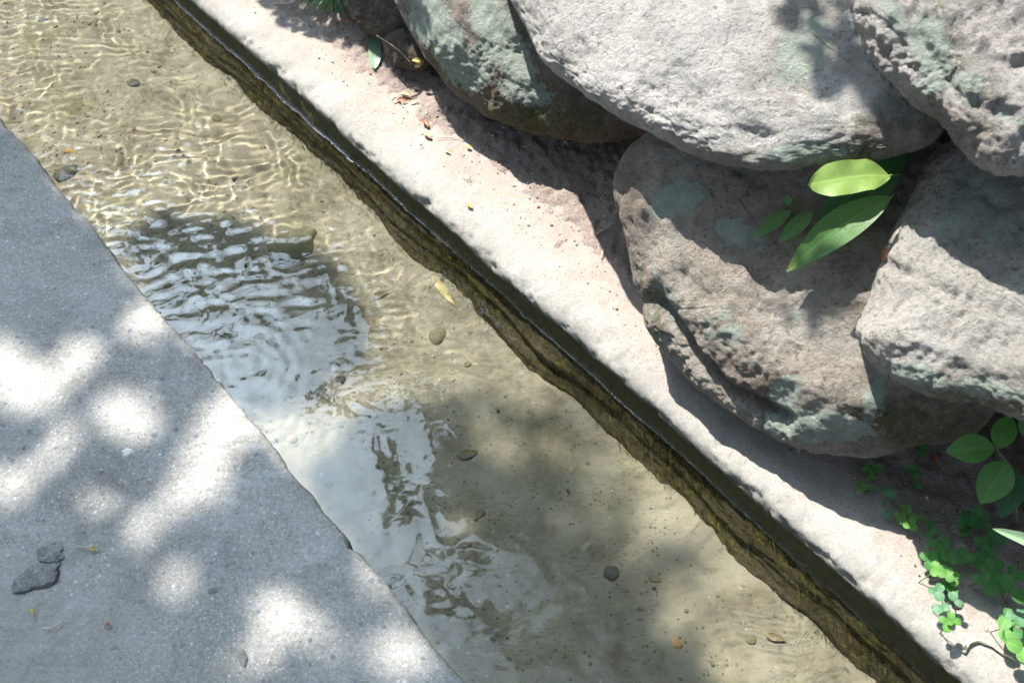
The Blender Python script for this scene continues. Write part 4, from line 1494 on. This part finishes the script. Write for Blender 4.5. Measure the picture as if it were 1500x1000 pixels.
# ================================================================== TREES
# Unseen trees round the place, some added only for their shade: their crowns shade the paving and the water and are mirrored in it.
# Areas of the picture to put in leaf shade, and the sun flecks left open in them.
SHADE_PAVING = [(-200, 0), (20, 165), (120, 320), (240, 465), (400, 655), (560, 845), (720, 1040), (740, 1120), (-200, 1120)]
FLECKS = [(45, 568, 56, 32, -10), (0, 520, 40, 28, 0), (120, 522, 46, 24, -20), (205, 482, 36, 22, -25), (190, 610, 48, 38, 10), (95, 640, 26, 30, 0), (315, 645, 42, 55, 30), (285, 715, 52, 30, -15), (350, 600, 30, 30, 0), (0, 715, 30, 36, 0), (55, 690, 26, 20, 0), (205, 790, 28, 48, 10), (130, 735, 40, 20, 0), (262, 850, 30, 34, 0),
          (410, 890, 55, 38, 10), (545, 842, 34, 22, 40), (475, 935, 30, 22, 0), (590, 960, 55, 40, 20), (380, 960, 30, 25, 0), (300, 985, 40, 20, 0), (225, 455, 24, 20, 40)]
SHADE_BED = [[(175, 345), (250, 322), (370, 338), (470, 385), (535, 445), (530, 530), (470, 560), (400, 600), (330, 580), (240, 470)],
             [(455, 690), (520, 625), (600, 590), (680, 572), (780, 552), (850, 600), (920, 655), (950, 670), (1010, 720), (1060, 780), (1090, 840), (1050, 880), (1015, 920), (1040, 1000), (1100, 1100), (700, 1100), (690, 1000), (520, 800)],
             [(760, 520), (830, 515), (1000, 640), (1120, 740), (1250, 850), (1460, 1030), (1380, 1060), (1180, 880), (1080, 790), (960, 690), (850, 600)]]
BED_FLECKS = [(432, 352, 48, 24, 5), (682, 772, 42, 22, 0), (965, 695, 42, 22, 30), (1010, 760, 40, 20, 20), (720, 655, 22, 22, 0), (1100, 850, 26, 20, 0)]
SHADE_LEDGE = [[(828, 432), (880, 425), (930, 450), (975, 500), (1010, 560), (1060, 610), (1040, 640), (985, 600), (940, 570), (880, 510)]]
LEDGE_FLECKS = [(928, 545, 34, 22, 40), (912, 425, 30, 18, 0)]
SHADE_ROCK = [[(1105, -60), (1125, 20), (1150, 70), (1185, 110), (1205, 150), (1250, 150), (1262, 180), (1290, 200), (1400, 190), (1330, 150), (1290, 80), (1255, -60)],
              [(1370, 232), (1385, 300), (1405, 350), (1430, 420), (1470, 445), (1560, 450), (1600, 200), (1450, 230)],
              [(960, 225), (985, 385), (1060, 425), (1150, 488), (1250, 480), (1275, 430), (1340, 250)],
              [(340, -60), (372, 0), (410, 42), (470, 62), (540, 78), (585, 86), (640, 40), (600, -60)],
              [(1110, 640), (1200, 665), (1300, 670), (1420, 650), (1540, 700), (1540, 960), (1480, 915), (1400, 852), (1330, 800), (1312, 742), (1200, 700)]]
# what the smooth water mirrors: open sky here, leaves elsewhere
SKY_SEEN = [[(150, 330), (330, 345), (500, 420), (560, 500), (470, 570), (400, 600), (560, 600), (628, 596), (632, 640), (625, 690), (632, 755), (680, 800), (760, 800), (830, 850), (800, 900), (780, 960), (900, 985), (960, 1040), (640, 1100), (300, 700), (140, 420)]]
SKY_GAPS = [(880, 933, 12, 26, 0), (838, 868, 14, 10, 30), (855, 803, 12, 6, 0), (935, 972, 26, 10, 10), (890, 985, 20, 10, 0), (645, 628, 6, 14, 0), (675, 790, 26, 10, 15)]
LEAVES_SEEN = [(572, 690, 9, 60, -8), (600, 745, 12, 22, 0), (625, 840, 40, 7, 25), (640, 870, 34, 7, 35), (690, 835, 30, 8, 15), (735, 905, 60, 14, 8), (770, 960, 50, 22, 10), (220, 400, 40, 16, 20), (300, 355, 60, 10, 5), (330, 455, 60, 8, 10), (430, 430, 30, 10, 0)]


def in_ell(q, E, grow=0.0):
    r = np.zeros(q.shape[:-1], bool)
    for cx, cy, rx, ry, rot in E:
        a = math.radians(rot)
        dx, dy = q[..., 0] - cx, q[..., 1] - cy
        u = (dx * math.cos(a) + dy * math.sin(a)) / (rx + grow)
        w = (-dx * math.sin(a) + dy * math.cos(a)) / (ry + grow)
        r |= u * u + w * w < 1
    return r


def any_poly(q, polys):
    r = np.zeros(q.shape[:-1], bool)
    for p in polys:
        r |= in_poly(q, p)
    return r


SUN_H = SUN / SUN[2]
R_SUN = None
_d = -SUN
_c = -_d[2]
_t = _d / 1.333 + (_c / 1.333 - math.sqrt(1 - (1 - _c * _c) / 1.333 ** 2)) * np.array([0, 0, 1.0])
SUN_IN_WATER = -_t / _t[2] * -1 * -1          # per metre upwards


def shadow_px(Q):
    """where on the picture the shadow of the points Q falls, and whether it may fall there"""
    G = Q - SUN_H * Q[:, 2:3]
    nn_ = G @ CN
    inch = (nn_ > N_NEAR) & (nn_ < N_LIP)
    W = Q - SUN_H * (Q[:, 2:3] - Z_WATER)
    B = W + (_t / _t[2]) * (Z_BED - Z_WATER)
    B[:, 2] = Z_WATER + 0.74 * (Z_BED - Z_WATER)
    q = to_px(np.where(inch[:, None], B, G))
    zone = np.where(inch, 1, np.where(nn_ <= N_NEAR, 0, 2))
    for k in range(len(Q)):
        if zone[k] == 2 and nn_[k] < 4:
            hit = ROCK_TREE.ray_cast(Vector(Q[k]), Vector(-SUN))
            if hit[0] is not None:
                q[k] = to_px(np.array(hit[0]))
                zone[k] = 3
    return q, zone


def may_shade(Q):
    q, zone = shadow_px(Q)
    inframe = (q[:, 0] > -60) & (q[:, 0] < 1560) & (q[:, 1] > -60) & (q[:, 1] < 1060)
    ok = ~inframe
    s0 = any_poly(q, [SHADE_PAVING]) & ~in_ell(q, FLECKS, 10)
    s1 = any_poly(q, SHADE_BED) & ~in_ell(q, BED_FLECKS)
    s2 = (any_poly(q, SHADE_LEDGE) & ~in_ell(q, LEDGE_FLECKS)) | any_poly(q, SHADE_ROCK) | any_poly(q, SHADE_BED[2:])
    s3 = any_poly(q, SHADE_ROCK)
    return ok | np.where(zone == 0, s0, np.where(zone == 1, s1, np.where(zone == 2, s2, s3)))


MIRROR = CAM.copy()
MIRROR[2] = 2 * Z_WATER - EYE


def mirror_px(Q):
    v = Q.copy()
    v[:, 2] = 2 * Z_WATER - v[:, 2]
    return to_px(v)


def sky_wanted(q):
    return (any_poly(q, SKY_SEEN) | in_ell(q, SKY_GAPS)) & ~in_ell(q, LEAVES_SEEN)


def in_water(q):
    P = np.stack([on_plane(x, y, np.array([0, 0, Z_WATER]), np.array([0, 0, 1.0])) for x, y in q])
    n = P @ CN
    return (n > N_NEAR) & (n < 0.9)


def may_mirror(Q):
    q = mirror_px(Q)
    ok = ~sky_wanted(q)
    v = Q - CAM
    return ok | ((v @ CF) * 0 + (Q[:, 1] < 0) > 0)


def shade_points(polys, flecks, count, h0, h1, spread=0.02, z0=0.0, rocks=False):
    """points up along the sun from random places inside the shaded areas"""
    out = []
    allp = np.concatenate([np.array(p) for p in polys])
    lo, hi = allp.min(0), allp.max(0)
    while len(out) < count:
        q = rng.uniform(lo, hi, (4000, 2))
        q = q[any_poly(q, polys) & ~in_ell(q, flecks)]
        for x, y in q[:count - len(out)]:
            if z0 < -0.1:
                P = bed_at(x, y)
                P = P + SUN_UP_WATER * (Z_WATER - P[2])
            elif rocks:
                P = surface(x, y)[0]
            else:
                P = at(x, y, z0)
            h = rng.uniform(h0, h1)
            out.append(P + SUN_H * (h - P[2]) + rng.normal(0, spread, 3))
    return np.array(out)


SUN_UP_WATER = _t / _t[2]


def mirror_points(test, box, count, d0, d1):
    out = []
    while len(out) < count:
        q = rng.uniform([box[0], box[1]], [box[2], box[3]], (3000, 2))
        q = q[~sky_wanted(q)]
        q = q[in_water(q)]
        if test is not None:
            q = q[test(q)]
        for x, y in q[:count - len(out)]:
            W = at(x, y, Z_WATER)
            d = unit(ray(x, y))
            d = d * [1, 1, -1]
            out.append(W + d * rng.uniform(d0, d1))
    return np.array(out)


LEAF_TREE = [mat_leaf("tree_leaf_dark", (0.035, 0.07, 0.02), trans=0.18, vein=False), mat_leaf("tree_leaf_light", (0.06, 0.10, 0.025), trans=0.2, vein=False)]


def crown_mesh(name, Q, size, parent, mats=LEAF_TREE):
    """one leaf for every point: a folded pointed blade of four triangles"""
    n = len(Q)
    r = rng
    d = r.normal(size=(n, 3)) + [0, 0, -0.5]
    d /= np.linalg.norm(d, axis=1, keepdims=True)
    u = r.normal(size=(n, 3)) + [0, 0, 1.6]
    sd = np.cross(d, u)
    sd /= np.linalg.norm(sd, axis=1, keepdims=True)
    nr = np.cross(sd, d)
    L = size * r.uniform(0.7, 1.3, (n, 1))
    w = L * r.uniform(0.2, 0.3, (n, 1))
    b = Q - d * L * 0.5
    m1 = b + d * L * 0.35
    V = np.stack([b, m1 + sd * w + nr * w * 0.3, m1, m1 - sd * w + nr * w * 0.3, b + d * L - nr * L * 0.08, b + d * L * 0.68 + sd * w * 0.75, b + d * L * 0.68 - sd * w * 0.75], 1)
    i = (np.arange(n) * 7)[:, None]
    F = np.concatenate([i + np.array([[0, 2, 1]]), i + np.array([[0, 3, 2]]), i + np.array([[1, 2, 5]]), i + np.array([[2, 4, 5]]), i + np.array([[2, 3, 6]]), i + np.array([[2, 6, 4]])])
    o = mesh_obj(name, V.reshape(-1, 3), F, None, parent)
    for m in mats:
        o.data.materials.append(m)
    mi = np.tile(r.integers(0, len(mats), n), 6)
    o.data.polygons.foreach_set("material_index", mi.astype(np.int32))
    return o


def branches(root, trunk_top, Q, parent, k, r0, r1):
    """limbs from the trunk to groups of leaves, with twigs to some of the leaves"""
    C = Q[rng.choice(len(Q), k, replace=False)]
    for _ in range(6):
        lab = np.argmin(((Q[:, None, :] - C[None]) ** 2).sum(-1), 1)
        C = np.array([Q[lab == j].mean(0) if (lab == j).any() else C[j] for j in range(k)])
    for j in range(k):
        best = None
        end = Q[lab == j][0] if (lab == j).any() else C[j]
        for _ in range(26):
            t0 = rng.uniform(0.55, 1.0)
            A = root + (trunk_top - root) * t0
            D = np.linalg.norm(end - A)
            mid = (A + end) / 2 + np.array([0, 0, 0.12 * D]) + rng.normal(0, 0.12, 3) * D
            P_ = curve_pts([A, (A + mid) / 2 + rng.normal(0, .05, 3), mid, (mid + end) / 2 + rng.normal(0, .05, 3), end], 16)
            T_ = curve_pts(P_, 70)
            bad = (~may_shade(T_)).sum() * 0.4 + 0.1 * (~may_mirror(T_)).sum()
            if best is None or bad < best:
                best, P = bad, P_
        if best > 1:
            continue
        tube("branch", P, np.linspace(r0, r1, 16), M['bark'], parent, 7)


def tree(label, foot, top, r, Q, size, k=10, r0=0.05):
    t = empty("tree", foot)
    tag(t, label, 'tree', "trees mirrored in the channel")
    foot, top = np.asarray(foot, float), np.asarray(top, float)
    P = curve_pts([foot - [0, 0, 0.1], foot * 0.7 + top * 0.3 + rng.normal(0, 0.12, 3), foot * 0.35 + top * 0.65 + rng.normal(0, 0.12, 3), top], 20)
    tube("trunk", P, np.linspace(r, r * 0.45, 20) * (1 + 0.5 * np.exp(-np.linspace(0, 12, 20))), M['bark'], t, 12)
    branches(foot, top, Q, t, k, r0, 0.006)
    crown_mesh("crown", Q, size, t)
    return t


def keep(Q, marg=0.05, zmin=1.2):
    Q = Q[may_mirror(Q) & (Q[:, 2] > zmin)]
    Q = Q[may_shade(Q)]
    # leaves that would reach over onto the sunny ledge and boulders are left out
    nn_ = (Q - SUN_H * Q[:, 2:3]) @ CN
    edge = nn_ > N_LIP - 0.12
    for off in (CN * marg, -CN * marg * 0.8, CD * marg, -CD * marg):
        ok = np.ones(len(Q), bool)
        ok[edge] = may_shade(Q[edge] + off)
        Q, edge = Q[ok], edge[ok]
    return Q


def bulk(c, r, n):
    """crown fill, in part added to cut the sky light"""
    d = rng.normal(size=(n, 3))
    d /= np.linalg.norm(d, axis=1, keepdims=True)
    P = np.asarray(c) + d * (rng.random((n, 1)) ** 0.45) * np.asarray(r)
    return P[fbm(P, 0.9, 2, 0.5, 71) > -0.12]


def cone_points(n, h0, h1, half=32.0):
    """points of the canopy around the sun's direction, as seen from all over the place"""
    q = rng.uniform([0, 60], [1500, 1000], (n, 2))
    P = np.array([at(x, y, 0.0) for x, y in q])
    d = SUN + np.tan(math.radians(half)) * rng.normal(0, 0.55, (n, 3))
    d /= np.linalg.norm(d, axis=1, keepdims=True)
    d[:, 2] = np.maximum(d[:, 2], 0.35)
    return P + d * (rng.uniform(h0, h1, n) / d[:, 2])[:, None]


def garden_z(P):
    n = float(np.asarray(P) @ CN)
    return 1.05 + 0.01 * n


QP = shade_points([SHADE_PAVING], FLECKS, 6500, 5.2, 6.4)
QP = np.concatenate([QP, bulk((-3.4, 5.2, 6.6), (4.2, 3.6, 2.2), 16000)])
QP = np.concatenate([QP, cone_points(26000, 4.6, 7.6)])  # extra leaves, added to darken the shade
QP = keep(QP)
ft = ch(5.2, 5.0, 1.1)
tree("tall tree whose high crown dapples the paving with sun flecks", ft, ft + np.array([0.5, -0.7, 5.2]), 0.17, QP, 0.085, 14, 0.04)

QB = np.concatenate([shade_points(SHADE_BED, BED_FLECKS, 4600, 3.6, 4.6, z0=Z_BED), shade_points(SHADE_LEDGE, LEDGE_FLECKS, 160, 3.6, 4.6), bulk((-1.8, 4.4, 5.2), (1.6, 1.4, 0.9), 900)])
QB = keep(QB)
ft = ch(3.4, 3.2, 1.1)
tree("small tree whose low boughs shade the smooth stretch of water", ft, ft + np.array([0.4, -0.6, 3.4]), 0.09, QB, 0.085, 12, 0.028)

QR = keep(np.concatenate([shade_points(SHADE_ROCK[:3], [], 700, 2.0, 2.7, rocks=True), shade_points(SHADE_ROCK[3:4], [], 500, 1.7, 2.3, rocks=True), shade_points(SHADE_ROCK[4:], [], 500, 2.0, 2.7, rocks=True), bulk((0.6, 3.3, 2.8), (1.2, 0.8, 0.7), 900)]), 0.022)  # leaves added overhead to cast shade on the boulders
ft = ch(1.4, 2.6, 1.05)
tree("shrubby tree added out of view to shade the boulders", ft, ft + np.array([0.0, -0.3, 1.3]), 0.05, QR, 0.055, 9, 0.014)

QS = keep(np.concatenate([shade_points(SHADE_ROCK[3:4], [], 900, 0.80, 1.15, rocks=True), bulk((-0.9, 2.9, 1.35), (0.6, 0.35, 0.4), 700)]), 0.012, 0.62)  # added foliage, hung where its shadow covers the tuft
ft = np.array([-0.55, 3.15, 1.0])
t_ = tree("low leafy shrub added out of view to shade the spiky tuft", ft, ft + np.array([-0.1, -0.2, 0.35]), 0.02, QS, 0.05, 7, 0.007)
t_.name, t_["category"] = "shrub", "shrub"

QD = keep(np.concatenate([mirror_points(lambda q: (q[:, 1] > 520), (440, 500, 1440, 1040), 5200, 4.2, 7.0), bulk((1.6, 4.4, 5.6), (2.2, 1.6, 1.6), 2500)]))
ft = ch(0.2, 4.6, 1.1)
tree("broad tree mirrored as dark leaves in the shaded water", ft, ft + np.array([-0.4, -0.2, 4.0]), 0.14, QD, 0.13, 14, 0.04)

QU = keep(np.concatenate([mirror_points(lambda q: (q[:, 1] < 560), (-60, -60, 900, 560), 7500, 7.0, 11.0), bulk((-3.5, 9.5, 6.5), (4.5, 2.0, 3.0), 5000)]))
ft = ch(8.0, 5.2, 1.1)
tree("dense tree standing farther back, mirrored at the upstream end", ft, ft + np.array([0.3, -0.5, 5.0]), 0.16, QU, 0.16, 14, 0.05)
QV = keep(np.concatenate([bulk((-1.5, -3.0, 5.6), (5.0, 3.2, 1.6), 9000), bulk((5.2, 1.0, 5.5), (3.0, 3.2, 1.8), 5000), bulk((-6.5, 1.0, 5.5), (2.6, 3.0, 1.8), 4000)]))  # unseen canopy added to block light from the sky
ft = np.array([0.6, -4.2, 0.0])
tree("spreading tree added behind the viewer to cut the sky light", ft, ft + np.array([-0.4, 0.4, 3.6]), 0.18, QV, 0.20, 16, 0.05)
print("LEAVES", len(QP), len(QB), len(QR), len(QD), len(QU))
